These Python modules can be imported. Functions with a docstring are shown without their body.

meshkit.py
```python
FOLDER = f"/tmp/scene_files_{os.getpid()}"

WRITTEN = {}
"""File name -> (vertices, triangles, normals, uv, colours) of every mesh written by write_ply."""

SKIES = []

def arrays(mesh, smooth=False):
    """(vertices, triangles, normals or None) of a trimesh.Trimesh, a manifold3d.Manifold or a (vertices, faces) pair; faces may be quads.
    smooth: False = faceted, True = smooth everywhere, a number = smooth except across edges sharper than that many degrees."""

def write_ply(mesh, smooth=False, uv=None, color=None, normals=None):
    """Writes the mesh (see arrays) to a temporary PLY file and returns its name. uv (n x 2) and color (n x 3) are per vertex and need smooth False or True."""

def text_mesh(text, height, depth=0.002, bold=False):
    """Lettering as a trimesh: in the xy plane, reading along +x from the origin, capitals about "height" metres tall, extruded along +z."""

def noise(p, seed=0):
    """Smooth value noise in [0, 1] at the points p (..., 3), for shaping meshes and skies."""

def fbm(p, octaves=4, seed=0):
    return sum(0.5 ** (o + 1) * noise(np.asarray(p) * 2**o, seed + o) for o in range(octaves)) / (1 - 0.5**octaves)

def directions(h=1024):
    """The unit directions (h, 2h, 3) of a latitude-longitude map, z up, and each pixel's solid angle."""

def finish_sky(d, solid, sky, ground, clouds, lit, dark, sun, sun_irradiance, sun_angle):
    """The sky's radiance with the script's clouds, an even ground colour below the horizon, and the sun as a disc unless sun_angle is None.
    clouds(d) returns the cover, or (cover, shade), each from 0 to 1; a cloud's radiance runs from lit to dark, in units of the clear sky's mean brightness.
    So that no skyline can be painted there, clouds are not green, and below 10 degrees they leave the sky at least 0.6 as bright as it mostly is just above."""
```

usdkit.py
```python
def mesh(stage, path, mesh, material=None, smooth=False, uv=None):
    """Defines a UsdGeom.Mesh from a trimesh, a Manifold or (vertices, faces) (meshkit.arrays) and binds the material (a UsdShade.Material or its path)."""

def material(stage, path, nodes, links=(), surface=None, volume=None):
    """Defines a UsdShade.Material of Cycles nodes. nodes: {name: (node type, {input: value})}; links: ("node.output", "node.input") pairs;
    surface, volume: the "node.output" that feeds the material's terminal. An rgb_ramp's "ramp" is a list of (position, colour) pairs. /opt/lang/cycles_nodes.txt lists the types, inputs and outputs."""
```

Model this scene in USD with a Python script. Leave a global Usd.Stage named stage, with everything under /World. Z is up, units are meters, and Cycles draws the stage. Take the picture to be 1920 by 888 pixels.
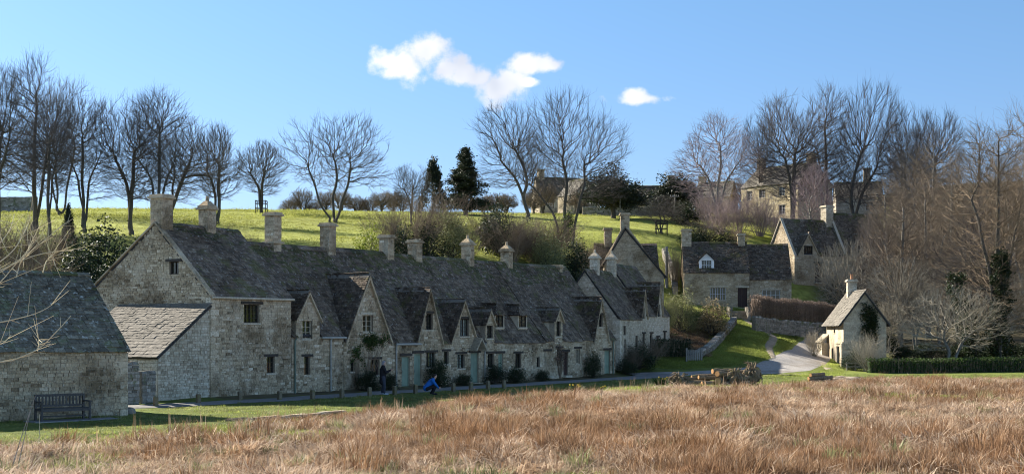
import math, random, numpy as np, trimesh, usdkit
import manifold3d as mf
from pxr import Usd, UsdGeom, UsdLux, UsdShade, Sdf, Gf, Vt
from shapely.geometry import Polygon, box as sbox, LineString
from shapely.ops import unary_union
from scipy.interpolate import RBFInterpolator
from scipy.spatial.transform import Rotation

stage = Usd.Stage.CreateInMemory()
UsdGeom.SetStageUpAxis(stage, 'Z'); UsdGeom.SetStageMetersPerUnit(stage, 1.0)
UsdGeom.Xform.Define(stage, '/World'); UsdGeom.Scope.Define(stage, '/World/Looks')

# ------------------------------------------------------------------ camera, sky, sun
CAM_H, FPX, CX, HY = 3.2, 2667.0, 960.0, 620.0        # eye height; lens and horizon read from the photograph
cam = UsdGeom.Camera.Define(stage, '/World/camera')
cam.AddTranslateOp().Set(Gf.Vec3d(0, 0, CAM_H)); cam.AddRotateXOp().Set(90.0)
cam.CreateFocalLengthAttr(50.0); cam.CreateHorizontalApertureAttr(36.0); cam.CreateVerticalApertureAttr(36.0*473/1024)
cam.CreateVerticalApertureOffsetAttr(176/FPX*50.0); cam.CreateClippingRangeAttr(Gf.Vec2f(0.3, 6000))
cam.CreateExposureAttr(1.45)
SUN_AZ, SUN_EL = math.atan2(-.82, .57), math.radians(31)
SUN_I, SKY_S = 1.25, 0.057
sun_to = np.array([math.sin(SUN_AZ)*math.cos(SUN_EL), math.cos(SUN_AZ)*math.cos(SUN_EL), math.sin(SUN_EL)])
sun = UsdLux.DistantLight.Define(stage, '/World/sun')
sun.CreateIntensityAttr(SUN_I); sun.CreateAngleAttr(0.5); sun.CreateNormalizeAttr(True); sun.CreateColorAttr(Gf.Vec3f(1, .93, .82))
_z = Gf.Vec3d(*map(float, sun_to)); _x = Gf.Cross(Gf.Vec3d(0, 0, 1), _z).GetNormalized(); _y = Gf.Cross(_z, _x)
sun.AddTransformOp().Set(Gf.Matrix4d(_x[0], _x[1], _x[2], 0, _y[0], _y[1], _y[2], 0, _z[0], _z[1], _z[2], 0, 0, 0, 0, 1))

def skydir(px, py):
    x, z = (px-CX)/FPX, (HY-py)/FPX
    return math.atan2(x, 1), math.atan2(z, math.hypot(1, x))
def make_sky():
    N = {'tc': ('texture_coordinate', {}), 'xyz': ('separate_xyz', {}),
         'sky': ('sky_texture', {'sky_type': 'single_scattering', 'sun_disc': False, 'sun_elevation': SUN_EL, 'sun_rotation': SUN_AZ, 'altitude': 100.0, 'air_density': 1.0, 'aerosol_density': .6, 'ozone_density': 1.0}),
         'u': ('math', {'math_type': 'arctan2'}), 'v': ('math', {'math_type': 'arcsine'}),
         'uv': ('combine_xyz', {'z': 0.0}),
         'n': ('noise_texture', {'scale': 44.0, 'detail': 8.0, 'roughness': .58}),
         'n2': ('noise_texture', {'scale': 17.0, 'detail': 3.0, 'roughness': .5}),
         'bg': ('background_shader', {'strength': SKY_S})}
    Lk = [('tc.generated', 'xyz.vector'), ('xyz.x', 'u.value1'), ('xyz.y', 'u.value2'), ('xyz.z', 'v.value1'),
          ('u.value', 'uv.x'), ('v.value', 'uv.y'), ('uv.vector', 'n.vector'), ('uv.vector', 'n2.vector')]
    blobs = [(800, 103, 46, 36), (757, 122, 48, 32), (738, 138, 30, 16), (838, 124, 38, 30), (872, 141, 34, 20),
             (930, 158, 58, 34), (905, 148, 44, 22), (972, 118, 34, 20), (1012, 121, 46, 17), (1040, 123, 20, 14), (990, 155, 26, 9),
             (1203, 186, 50, 11), (1192, 180, 26, 12)]
    prev = None
    for i, (px, py, a, b) in enumerate(blobs):
        cu, cv = skydir(px, py)
        N[f'm{i}'] = ('mapping', {'mapping_type': 'point', 'location': (-cu*FPX/a, -cv*FPX/b, 0), 'scale': (FPX/a, FPX/b, 1)})
        N[f'l{i}'] = ('vector_math', {'math_type': 'length'})
        N[f's{i}'] = ('math', {'math_type': 'subtract', 'value1': 1.0})
        Lk += [('uv.vector', f'm{i}.vector'), (f'm{i}.vector', f'l{i}.vector1'), (f'l{i}.value', f's{i}.value2')]
        cur = f's{i}.value'
        if prev:
            N[f'x{i}'] = ('math', {'math_type': 'smoothmax', 'value3': .12})
            Lk += [(prev, f'x{i}.value1'), (cur, f'x{i}.value2')]
            cur = f'x{i}.value'
        prev = cur
    N['k'] = ('math', {'math_type': 'multiply_add', 'value2': 2.9, 'value3': -1.42})
    N['f'] = ('math', {'math_type': 'add'})
    N['cov'] = ('map_range', {'range_type': 'smoothstep', 'from_min': -.22, 'from_max': .62, 'to_min': 0.0, 'to_max': .97, 'clamp': True})
    N['cc'] = ('rgb_ramp', {'ramp': [(.36, (4.6, 4.95, 5.8)), (.60, (7.6, 7.6, 7.6))]})
    N['mx'] = ('mix', {'mix_type': 'mix', 'use_clamp': False})
    N['g'] = ('mix', {'mix_type': 'multiply', 'fac': 1.0}); N['gr'] = ('rgb_ramp', {'ramp': [(0., (.62, .70, 1.05)), (.1, (.57, .73, 1.04)), (.28, (.62, .87, 1.06)), (1., (.9, .95, 1.0))]})
    Lk += [('n.fac', 'k.value1'), (prev, 'f.value1'), ('k.value', 'f.value2'), ('f.value', 'cov.value'), ('n2.fac', 'cc.fac'),
           ('v.value', 'gr.fac'), ('gr.color', 'g.color2'), ('sky.color', 'g.color1'), ('g.color', 'mx.color1'), ('cc.color', 'mx.color2'), ('cov.result', 'mx.fac'), ('mx.color', 'bg.color')]
    return usdkit.material(stage, '/World/Looks/sky_and_clouds', N, Lk, surface='bg.background')
dome = UsdLux.DomeLight.Define(stage, '/World/sky')
dome.CreateIntensityAttr(1.0)
dome.GetPrim().SetCustomDataByKey('kind', 'structure')
UsdShade.MaterialBindingAPI.Apply(dome.GetPrim()).Bind(make_sky())

# ------------------------------------------------------------------ helpers
def at(px, py, Y):
    return np.array([(px-CX)/FPX*Y, Y, CAM_H+(HY-py)/FPX*Y])
USED = {}
def numbered(parent, name):
    k = f'{parent}/{name}'
    n = USED.get(k, 0); USED[k] = n+1
    return k if n == 0 else f'{k}_{n:03d}'
def tag(prim, label=None, cat=None, group=None, kind=None):
    for k, v in (('label', label), ('category', cat), ('group', group), ('kind', kind)):
        if v: prim.SetCustomDataByKey(k, v)
    return prim
def thing(name, label, cat, loc=(0, 0, 0), rz=0.0, group=None, scale=None):
    x = UsdGeom.Xform.Define(stage, numbered('/World', name))
    x.AddTranslateOp().Set(Gf.Vec3d(*map(float, loc)))
    x.AddRotateZOp().Set(float(math.degrees(rz)))
    if scale is not None:
        s = (scale,)*3 if np.ndim(scale) == 0 else scale
        x.AddScaleOp().Set(Gf.Vec3f(*map(float, s)))
    return tag(x.GetPrim(), label, cat, group)
def copy_of(root, name, label, cat, loc, rz=0.0, group=None, scale=None):
    t = thing(name, label, cat, loc, rz, group, scale)
    t.GetReferences().AddInternalReference(root)
    t.SetInstanceable(True)
    return t
def pth(parent): return '/World' if parent is None else str(parent.GetPath())

class MB:
    """collects triangles; build() makes them ONE mesh"""
    def __init__(s): s.v, s.f, s.r, s.n = [], [], [], 0
    def add(s, v, f, r=.5):
        v = np.asarray(v, float); f = np.asarray(f, int)
        s.v.append(v); s.f.append(f+s.n); s.n += len(v)
        s.r.append(np.full(len(v), r, float) if np.ndim(r) == 0 else np.asarray(r, float))
        return s
    def tm(s, m, r=.5): return s.add(m.vertices, m.faces, r)
    def man(s, m, r=.5):
        q = m.to_mesh(); return s.add(q.vert_properties[:, :3], q.tri_verts, r)
    def hexa(s, P, r=.5): return s.add(P, HEX, r)
    def box(s, a, b, r=.5):
        (x0, y0, z0), (x1, y1, z1) = a, b
        return s.hexa(np.array([(x0, y0, z0), (x1, y0, z0), (x1, y1, z0), (x0, y1, z0), (x0, y0, z1), (x1, y0, z1), (x1, y1, z1), (x0, y1, z1)]), r)
    def tubes(s, A, B, ra, rb, sides=3, r=.5):
        A, B = np.atleast_2d(A).astype(float), np.atleast_2d(B).astype(float); n = len(A)
        d = B-A; d /= np.maximum(np.linalg.norm(d, axis=1, keepdims=True), 1e-9)
        h = np.where(np.abs(d[:, 2:3]) < .9, np.array([[0, 0, 1.]]), np.array([[1., 0, 0]]))
        u = np.cross(d, h); u /= np.linalg.norm(u, axis=1, keepdims=True); w = np.cross(d, u)
        an = np.arange(sides)*2*np.pi/sides
        ring = u[:, None]*np.cos(an)[None, :, None]+w[:, None]*np.sin(an)[None, :, None]
        V = np.concatenate([A[:, None]+ring*np.broadcast_to(ra, n)[:, None, None], B[:, None]+ring*np.broadcast_to(rb, n)[:, None, None]], 1)
        j = np.arange(sides); k = (j+1) % sides
        t = np.concatenate([np.stack([j, k, sides+k], 1), np.stack([j, sides+k, sides+j], 1)])
        Fa = (t[None]+(np.arange(n)*2*sides)[:, None, None]).reshape(-1, 3)
        return s.add(V.reshape(-1, 3), Fa, np.repeat(np.broadcast_to(r, n), 2*sides))
    def path(s, pts, rad, sides=6, r=.5, cap=True):
        pts = np.asarray(pts, float); rad = np.broadcast_to(rad, len(pts)).astype(float)
        d = np.gradient(pts, axis=0); d /= np.linalg.norm(d, axis=1, keepdims=True)
        h = np.array([0, 0, 1.]) if abs(d[:, 2]).mean() < .8 else np.array([1., 0, 0])
        u = np.cross(d, h); u /= np.linalg.norm(u, axis=1, keepdims=True); w = np.cross(d, u)
        an = np.arange(sides)*2*np.pi/sides
        V = pts[:, None]+(u[:, None]*np.cos(an)[None, :, None]+w[:, None]*np.sin(an)[None, :, None])*rad[:, None, None]
        n = len(pts); V = V.reshape(-1, 3); Fa = []
        for i in range(n-1):
            for j in range(sides):
                a, b = i*sides+j, i*sides+(j+1) % sides
                Fa += [(a, b, b+sides), (a, b+sides, a+sides)]
        if cap:
            V = np.vstack([V, pts[0], pts[-1]]); o = n*sides
            for j in range(sides):
                Fa += [(o, (j+1) % sides, j), (o+1, (n-1)*sides+j, (n-1)*sides+(j+1) % sides)]
        return s.add(V, Fa, r)
    def arrays(s): return np.concatenate(s.v), np.concatenate(s.f), np.concatenate(s.r)
    def build(s, name, mat, parent=None, smooth=False, kind=None, label=None, xf=None):
        if not s.v: return None
        v, f, r = s.arrays()
        if xf is not None: v = xf(v)
        return mesh_prim(name, v, f, r, mat, parent, smooth, kind, label)
HEX = np.array([(0, 2, 1), (0, 3, 2), (4, 5, 6), (4, 6, 7), (0, 1, 5), (0, 5, 4), (1, 2, 6), (1, 6, 5), (2, 3, 7), (2, 7, 6), (3, 0, 4), (3, 4, 7)])
def mesh_prim(name, v, f, r, mat, parent=None, smooth=False, kind=None, label=None, col=None):
    n = None
    if smooth is True:
        _, _, n = usdkit.meshkit.arrays((v, f), True)
    elif smooth:
        v0 = v; v, f, n = usdkit.meshkit.arrays((v, f), smooth)
        if r is not None:
            from scipy.spatial import cKDTree
            r = r[cKDTree(v0).query(v)[1]]
    m = UsdGeom.Mesh.Define(stage, numbered(pth(parent), name))
    m.CreatePointsAttr(Vt.Vec3fArray.FromNumpy(np.ascontiguousarray(v, np.float32)))
    m.CreateFaceVertexCountsAttr(Vt.IntArray.FromNumpy(np.full(len(f), 3, np.int32)))
    m.CreateFaceVertexIndicesAttr(Vt.IntArray.FromNumpy(np.ascontiguousarray(f, np.int32).ravel()))
    m.CreateSubdivisionSchemeAttr('none'); m.CreateDoubleSidedAttr(True)
    if n is not None:
        m.CreateNormalsAttr(Vt.Vec3fArray.FromNumpy(n.astype(np.float32))); m.SetNormalsInterpolation('vertex')
    api = UsdGeom.PrimvarsAPI(m)
    if r is not None:
        api.CreatePrimvar('rnd', Sdf.ValueTypeNames.FloatArray, 'vertex').Set(Vt.FloatArray.FromNumpy(np.ascontiguousarray(r, np.float32)))
    if col is not None:
        api.CreatePrimvar('tint', Sdf.ValueTypeNames.Color3fArray, 'vertex').Set(Vt.Vec3fArray.FromNumpy(np.ascontiguousarray(col, np.float32)))
    if mat is not None:
        UsdShade.MaterialBindingAPI.Apply(m.GetPrim()).Bind(mat)
    p = m.GetPrim()
    if kind or label: tag(p, label, None, None, kind)
    return p
def top(prim, label, cat=None, group=None, kind=None): return tag(prim, label, cat, group, kind)

# ------------------------------------------------------------------ materials
M = {}
def material(name, N, L, surface='p.BSDF'):
    M[name] = usdkit.material(stage, '/World/Looks/'+name, N, L, surface=surface); return M[name]
def piece_mat(name, ramp, rough=.9, nscale=9., contrast=.35, stain=(.55, .55, .52), stain_fac=.45, sscale=.7, lichen=None, bump=.5, bdist=.02, spec=.2, extra=None, hi=1.0, flip=True):
    """pieces take their tone from the primvar rnd; grain, stains and lichen from noise"""
    N = {'a': ('attribute', {'attribute': 'rnd'}), 'dv': ('math', {'math_type': 'divide', 'value2': hi}), 'r': ('rgb_ramp', {'ramp': ramp}), 'g': ('geometry', {}),
         'n1': ('noise_texture', {'scale': nscale, 'detail': 5., 'roughness': .65}), 'n2': ('noise_texture', {'scale': sscale, 'detail': 5., 'roughness': .6}),
         'c1': ('map_range', {'from_min': .3, 'from_max': .7, 'to_min': 1-contrast, 'to_max': 1+contrast}),
         'm1': ('vector_math', {'math_type': 'scale'}),
         's': ('map_range', {'range_type': 'smoothstep', 'from_min': .45, 'from_max': .68, 'to_min': 0., 'to_max': stain_fac, 'clamp': True}),
         'm2': ('mix', {'mix_type': 'multiply', 'color2': stain}),
         'b': ('bump', {'strength': bump, 'distance': bdist}), 'p': ('principled_bsdf', {'roughness': rough, 'specular_ior_level': spec})}
    L = [('a.fac', 'dv.value1'), ('dv.value', 'r.fac'), ('g.position', 'n1.vector'), ('g.position', 'n2.vector'), ('n1.fac', 'c1.value'), ('c1.result', 'm1.scale'), ('r.color', 'm1.vector1'),
         ('n2.fac', 's.value'), ('m1.vector', 'm2.color1'), ('s.result', 'm2.fac'), ('n1.fac', 'b.height'), ('b.normal', 'p.normal')]
    src = 'm2.color'
    for i, (col, sc, lo, hi2, fac) in enumerate(lichen or []):
        N[f'ln{i}'] = ('noise_texture', {'scale': sc, 'detail': 4., 'roughness': .7}); N[f'lr{i}'] = ('map_range', {'range_type': 'smoothstep', 'from_min': lo, 'from_max': hi2, 'to_min': 0., 'to_max': fac, 'clamp': True})
        N[f'lm{i}'] = ('mix', {'mix_type': 'mix', 'color2': col})
        L += [('g.position', f'ln{i}.vector'), (f'ln{i}.fac', f'lr{i}.value'), (src, f'lm{i}.color1'), (f'lr{i}.result', f'lm{i}.fac')]
        src = f'lm{i}.color'
    L.append((src, 'p.base_color'))
    return material(name, N, L)
piece_mat('stone', [(0, (.18, .132, .078)), (.25, (.31, .24, .15)), (.6, (.41, .325, .21)), (.85, (.50, .41, .285)), (1, (.58, .50, .37))], nscale=14., contrast=.45,
          stain=(.40, .36, .31), stain_fac=.85, sscale=.55, lichen=[((.50, .42, .30), .8, .50, .66, .6), ((.50, .48, .42), 9., .60, .70, .6), ((.085, .075, .06), 4.2, .57, .70, .7)])
piece_mat('stone_warm', [(0, (.30, .25, .18)), (.5, (.45, .39, .29)), (1, (.58, .52, .41))], stain=(.6, .58, .52), stain_fac=.6,
          lichen=[((.14, .13, .11), 3.1, .62, .76, .5)])
piece_mat('stone_yellow', [(0, (.36, .29, .17)), (.5, (.48, .40, .25)), (1, (.58, .50, .34))], stain=(.7, .66, .55))
piece_mat('render_pale', [(0, (.42, .35, .25)), (1, (.52, .44, .32))], nscale=5., contrast=.22, stain=(.62, .56, .46), stain_fac=.7, bump=.25)
piece_mat('mortar', [(0, (.27, .22, .155)), (1, (.32, .265, .19))], nscale=16., contrast=.35, stain=(.45, .43, .4), stain_fac=.7)
piece_mat('dry_stone', [(0, (.13, .12, .10)), (.5, (.27, .24, .20)), (1, (.42, .39, .34))], lichen=[((.09, .11, .03), 2.2, .52, .66, .75)])
piece_mat('tile', [(0, (.065, .048, .034)), (.18, (.16, .122, .086)), (.34, (.27, .215, .152)), (.44, (.42, .35, .265)), (.5, (.60, .54, .44)), (.501, (.05, .05, .02)), (1, (.095, .085, .034))], hi=2.0,
          rough=.85, contrast=.5, stain=(.5, .44, .36), sscale=.4, stain_fac=.8, lichen=[((.44, .42, .37), 6., .59, .68, .65), ((.10, .095, .03), .9, .53, .66, .7)])
piece_mat('tile_barn', [(0, (.06, .053, .038)), (.18, (.135, .12, .086)), (.34, (.235, .212, .155)), (.44, (.38, .35, .27)), (.5, (.58, .54, .43)), (.501, (.05, .055, .02)), (1, (.10, .105, .035))], hi=2.0, rough=.85, contrast=.5, stain=(.5, .5, .42), sscale=.5, stain_fac=.7, lichen=[((.46, .47, .41), 5., .57, .67, .65), ((.12, .14, .06), 1.2, .53, .66, .6)])
piece_mat('tile_pale', [(0, (.15, .135, .11)), (.3, (.24, .215, .175)), (.5, (.36, .33, .28)), (.501, (.07, .075, .02)), (1, (.13, .13, .03))], hi=2.0, rough=.85, contrast=.35)
piece_mat('roof_deck', [(0, (.045, .042, .04)), (1, (.05, .046, .042))])
piece_mat('timber_dark', [(0, (.035, .028, .022)), (1, (.07, .058, .046))], nscale=20.)
piece_mat('bench_wood', [(0, (.05, .044, .04)), (1, (.13, .12, .11))], nscale=20.)
piece_mat('timber_grey', [(0, (.16, .145, .125)), (1, (.26, .24, .21))], nscale=20., lichen=[((.30, .31, .27), 12., .58, .7, .5)])
piece_mat('bollard_wood', [(0, (.14, .11, .07)), (1, (.22, .18, .12))], nscale=20., lichen=[((.12, .13, .03), 5., .5, .66, .6)])
piece_mat('door_green', [(0, (.20, .26, .19)), (1, (.25, .305, .23))], nscale=5., contrast=.12, rough=.5, bump=.1)
piece_mat('door_brown', [(0, (.05, .03, .025)), (1, (.075, .045, .035))], nscale=14., contrast=.25, rough=.6)
piece_mat('paint_white', [(0, (.70, .70, .68)), (1, (.78, .77, .74))], contrast=.08, rough=.5, bump=.05)
piece_mat('pipe_green', [(0, (.13, .16, .12)), (1, (.17, .20, .15))], contrast=.2, rough=.5)
piece_mat('pipe_pale', [(0, (.30, .29, .25)), (1, (.36, .34, .29))], contrast=.2, rough=.5)
piece_mat('lead', [(0, (.055, .055, .058)), (1, (.07, .07, .072))], rough=.6)
piece_mat('curtain', [(0, (.72, .71, .68)), (1, (.8, .79, .76))], contrast=.1)
piece_mat('bark', [(0, (.05, .043, .035)), (.5, (.085, .074, .06)), (1, (.12, .11, .09))], nscale=9., lichen=[((.10, .115, .05), 2.5, .55, .7, .5)])
piece_mat('bark_grey', [(0, (.11, .10, .085)), (1, (.20, .185, .155))], nscale=7.)
piece_mat('bark_pale', [(0, (.16, .15, .125)), (1, (.30, .285, .25))], nscale=7.)
piece_mat('twig', [(0, (.060, .050, .044)), (1, (.12, .10, .088))], contrast=.15, bump=0)
piece_mat('twig_brown', [(0, (.135, .098, .062)), (1, (.26, .195, .13))], contrast=.15, bump=0)
piece_mat('twig_red', [(0, (.13, .098, .068)), (1, (.255, .20, .14))], contrast=.15, bump=0)
piece_mat('twig_grey', [(0, (.20, .175, .13)), (1, (.36, .32, .245))], contrast=.15, bump=0)
piece_mat('twig_yellow', [(0, (.40, .35, .21)), (1, (.58, .52, .34))], contrast=.15, bump=0)
piece_mat('twig_pink', [(0, (.22, .16, .15)), (1, (.36, .28, .26))], contrast=.15, bump=0)
piece_mat('log_bark', [(0, (.10, .072, .042)), (1, (.27, .205, .13))], nscale=11., contrast=.5, lichen=[((.22, .20, .05), 4., .55, .68, .7)])
piece_mat('cut_wood', [(0, (.38, .20, .08)), (1, (.50, .30, .14))], nscale=20.)
piece_mat('asphalt', [(0, (.34, .315, .285)), (1, (.40, .37, .335))], nscale=9., contrast=.35, sscale=.35, stain=(.62, .57, .5), stain_fac=.8, bump=.4)
piece_mat('path_stone', [(0, (.21, .20, .185)), (1, (.25, .24, .22))], nscale=7., contrast=.25, stain=(.7, .68, .62), bump=.2)
piece_mat('earth_track', [(0, (.30, .25, .18)), (1, (.36, .30, .22))], nscale=5.)
piece_mat('concrete', [(0, (.24, .23, .22)), (1, (.28, .27, .26))], nscale=8.)
piece_mat('cloth_black', [(0, (.012, .011, .013)), (1, (.02, .018, .021))], contrast=.2)
piece_mat('cloth_blue', [(0, (.008, .10, .34)), (1, (.012, .13, .42))], contrast=.15, rough=.6)
piece_mat('cloth_denim', [(0, (.03, .035, .05)), (1, (.05, .055, .075))], contrast=.2)
piece_mat('cloth_pale', [(0, (.32, .36, .44)), (1, (.42, .46, .52))], contrast=.1)
piece_mat('skin', [(0, (.48, .30, .22)), (1, (.54, .35, .26))], contrast=.08, bump=.05, rough=.6)
piece_mat('hair', [(0, (.20, .18, .19)), (1, (.30, .28, .29))], nscale=40.)
piece_mat('hair_dark', [(0, (.02, .016, .014)), (1, (.04, .03, .025))], nscale=40.)
piece_mat('clay', [(0, (.34, .17, .09)), (1, (.42, .23, .13))])
def leaf_mat(name, ramp, trans=.3, rough=.55, patch=.35, pscale=.6, spec=.25):
    return material(name, {'a': ('attribute', {'attribute': 'rnd'}), 'r': ('rgb_ramp', {'ramp': ramp}), 'g': ('geometry', {}),
        'n': ('noise_texture', {'scale': pscale, 'detail': 3.}), 'mr': ('map_range', {'from_min': .3, 'from_max': .7, 'to_min': 1-patch, 'to_max': 1+patch}), 'sc': ('vector_math', {'math_type': 'scale'}),
        'p': ('principled_bsdf', {'roughness': rough, 'specular_ior_level': spec}), 't': ('translucent_bsdf', {}), 'mx': ('mix_closure', {'fac': trans})},
        [('a.fac', 'r.fac'), ('g.position', 'n.vector'), ('n.fac', 'mr.value'), ('mr.result', 'sc.scale'), ('r.color', 'sc.vector1'), ('sc.vector', 'p.base_color'), ('sc.vector', 't.color'), ('p.BSDF', 'mx.closure1'), ('t.BSDF', 'mx.closure2')], surface='mx.closure')
leaf_mat('leaf_dark', [(0, (.012, .022, .010)), (.6, (.028, .045, .016)), (1, (.055, .075, .024))], trans=.12)
leaf_mat('leaf_conifer', [(0, (.016, .024, .014)), (.7, (.034, .046, .024)), (1, (.075, .075, .035))], trans=.12)
leaf_mat('leaf_green', [(0, (.03, .06, .015)), (.6, (.07, .12, .028)), (1, (.15, .20, .05))])
leaf_mat('leaf_lime', [(0, (.08, .12, .012)), (1, (.28, .32, .04))])
leaf_mat('leaf_olive', [(0, (.12, .135, .05)), (1, (.36, .36, .17))])
leaf_mat('leaf_russet', [(0, (.10, .085, .04)), (.5, (.26, .20, .10)), (1, (.46, .38, .22))])
leaf_mat('leaf_hedge', [(0, (.17, .12, .09)), (1, (.42, .32, .25))])
leaf_mat('blade_green', [(0, (.15, .19, .04)), (.6, (.27, .32, .065)), (1, (.44, .47, .14))], pscale=.35, trans=.5)
leaf_mat('blade_lawn', [(0, (.13, .15, .045)), (.6, (.24, .255, .085)), (1, (.42, .41, .18))], pscale=.5, patch=.45, trans=.5)
leaf_mat('blade_hill', [(0, (.19, .205, .045)), (.6, (.29, .305, .07)), (1, (.42, .42, .13))], pscale=.09, patch=.28, trans=.4)
leaf_mat('flower_yellow', [(0, (.6, .48, .04)), (1, (.75, .6, .06))])
def dry_mat(name, ramp, pscale=.16):
    """dead grass: straw and rust in patches by place"""
    return material(name, {'a': ('attribute', {'attribute': 'rnd'}), 'r': ('rgb_ramp', {'ramp': ramp}), 'g': ('geometry', {}), 'oi': ('object_info', {}),
        'n': ('noise_texture', {'scale': pscale, 'detail': 4., 'roughness': .6}), 'n3': ('noise_texture', {'scale': 1.1, 'detail': 2.}),
        'mr': ('map_range', {'range_type': 'smoothstep', 'from_min': .40, 'from_max': .62, 'to_min': 0., 'to_max': .6, 'clamp': True}),
        'mr3': ('map_range', {'from_min': .3, 'from_max': .7, 'to_min': .68, 'to_max': 1.28}), 'sc': ('vector_math', {'math_type': 'scale'}),
        'm': ('mix', {'mix_type': 'multiply', 'color2': (.80, .67, .52)}),
        'p': ('principled_bsdf', {'roughness': .8, 'specular_ior_level': .15}), 't': ('translucent_bsdf', {}), 'mx': ('mix_closure', {'fac': .3})},
        [('a.fac', 'r.fac'), ('g.position', 'n.vector'), ('g.position', 'n3.vector'), ('n.fac', 'mr.value'), ('n3.fac', 'mr3.value'), ('mr.result', 'm.fac'), ('r.color', 'm.color1'), ('m.color', 'sc.vector1'), ('mr3.result', 'sc.scale'),
         ('sc.vector', 'p.base_color'), ('sc.vector', 't.color'), ('p.BSDF', 'mx.closure1'), ('t.BSDF', 'mx.closure2')], surface='mx.closure')
dry_mat('blade_dry', [(0, (.22, .145, .092)), (.45, (.43, .31, .21)), (1, (.68, .55, .415))])
dry_mat('blade_rust', [(0, (.16, .09, .05)), (.6, (.31, .19, .105)), (1, (.46, .31, .19))])
dry_mat('straw_pale', [(0, (.36, .27, .175)), (1, (.70, .59, .45))])
material('glass', {'f': ('layer_weight', {'blend': .5}), 'pw': ('math', {'math_type': 'power', 'value2': 4.}), 't': ('transparent_bsdf', {'color': (.80, .84, .83)}), 'g': ('glossy_bsdf', {'roughness': .04, 'color': (.9, .9, .9)}), 'm': ('mix_closure', {}), 'mul': ('math', {'math_type': 'multiply_add', 'value2': .85, 'value3': .045})},
         [('f.facing', 'pw.value1'), ('pw.value', 'mul.value1'), ('mul.value', 'm.fac'), ('t.BSDF', 'm.closure1'), ('g.BSDF', 'm.closure2')], surface='m.closure')
material('ground', {'a': ('attribute', {'attribute': 'tint'}), 'g': ('geometry', {}), 'n': ('noise_texture', {'scale': 1.3, 'detail': 8., 'roughness': .65}), 'n2': ('noise_texture', {'scale': .12, 'detail': 5., 'roughness': .6}),
         'm1': ('map_range', {'from_min': .3, 'from_max': .7, 'to_min': .6, 'to_max': 1.35}), 'm2': ('map_range', {'from_min': .3, 'from_max': .7, 'to_min': .66, 'to_max': 1.3}), 's1': ('vector_math', {'math_type': 'scale'}), 's2': ('vector_math', {'math_type': 'scale'}),
         'b': ('bump', {'strength': .8, 'distance': .12}), 'p': ('principled_bsdf', {'roughness': .95, 'specular_ior_level': .1})},
        [('g.position', 'n.vector'), ('g.position', 'n2.vector'), ('n.fac', 'm1.value'), ('n2.fac', 'm2.value'), ('a.color', 's1.vector1'), ('m1.result', 's1.scale'), ('s1.vector', 's2.vector1'), ('m2.result', 's2.scale'), ('s2.vector', 'p.base_color'), ('n.fac', 'b.height'), ('b.normal', 'p.normal')])
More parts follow.
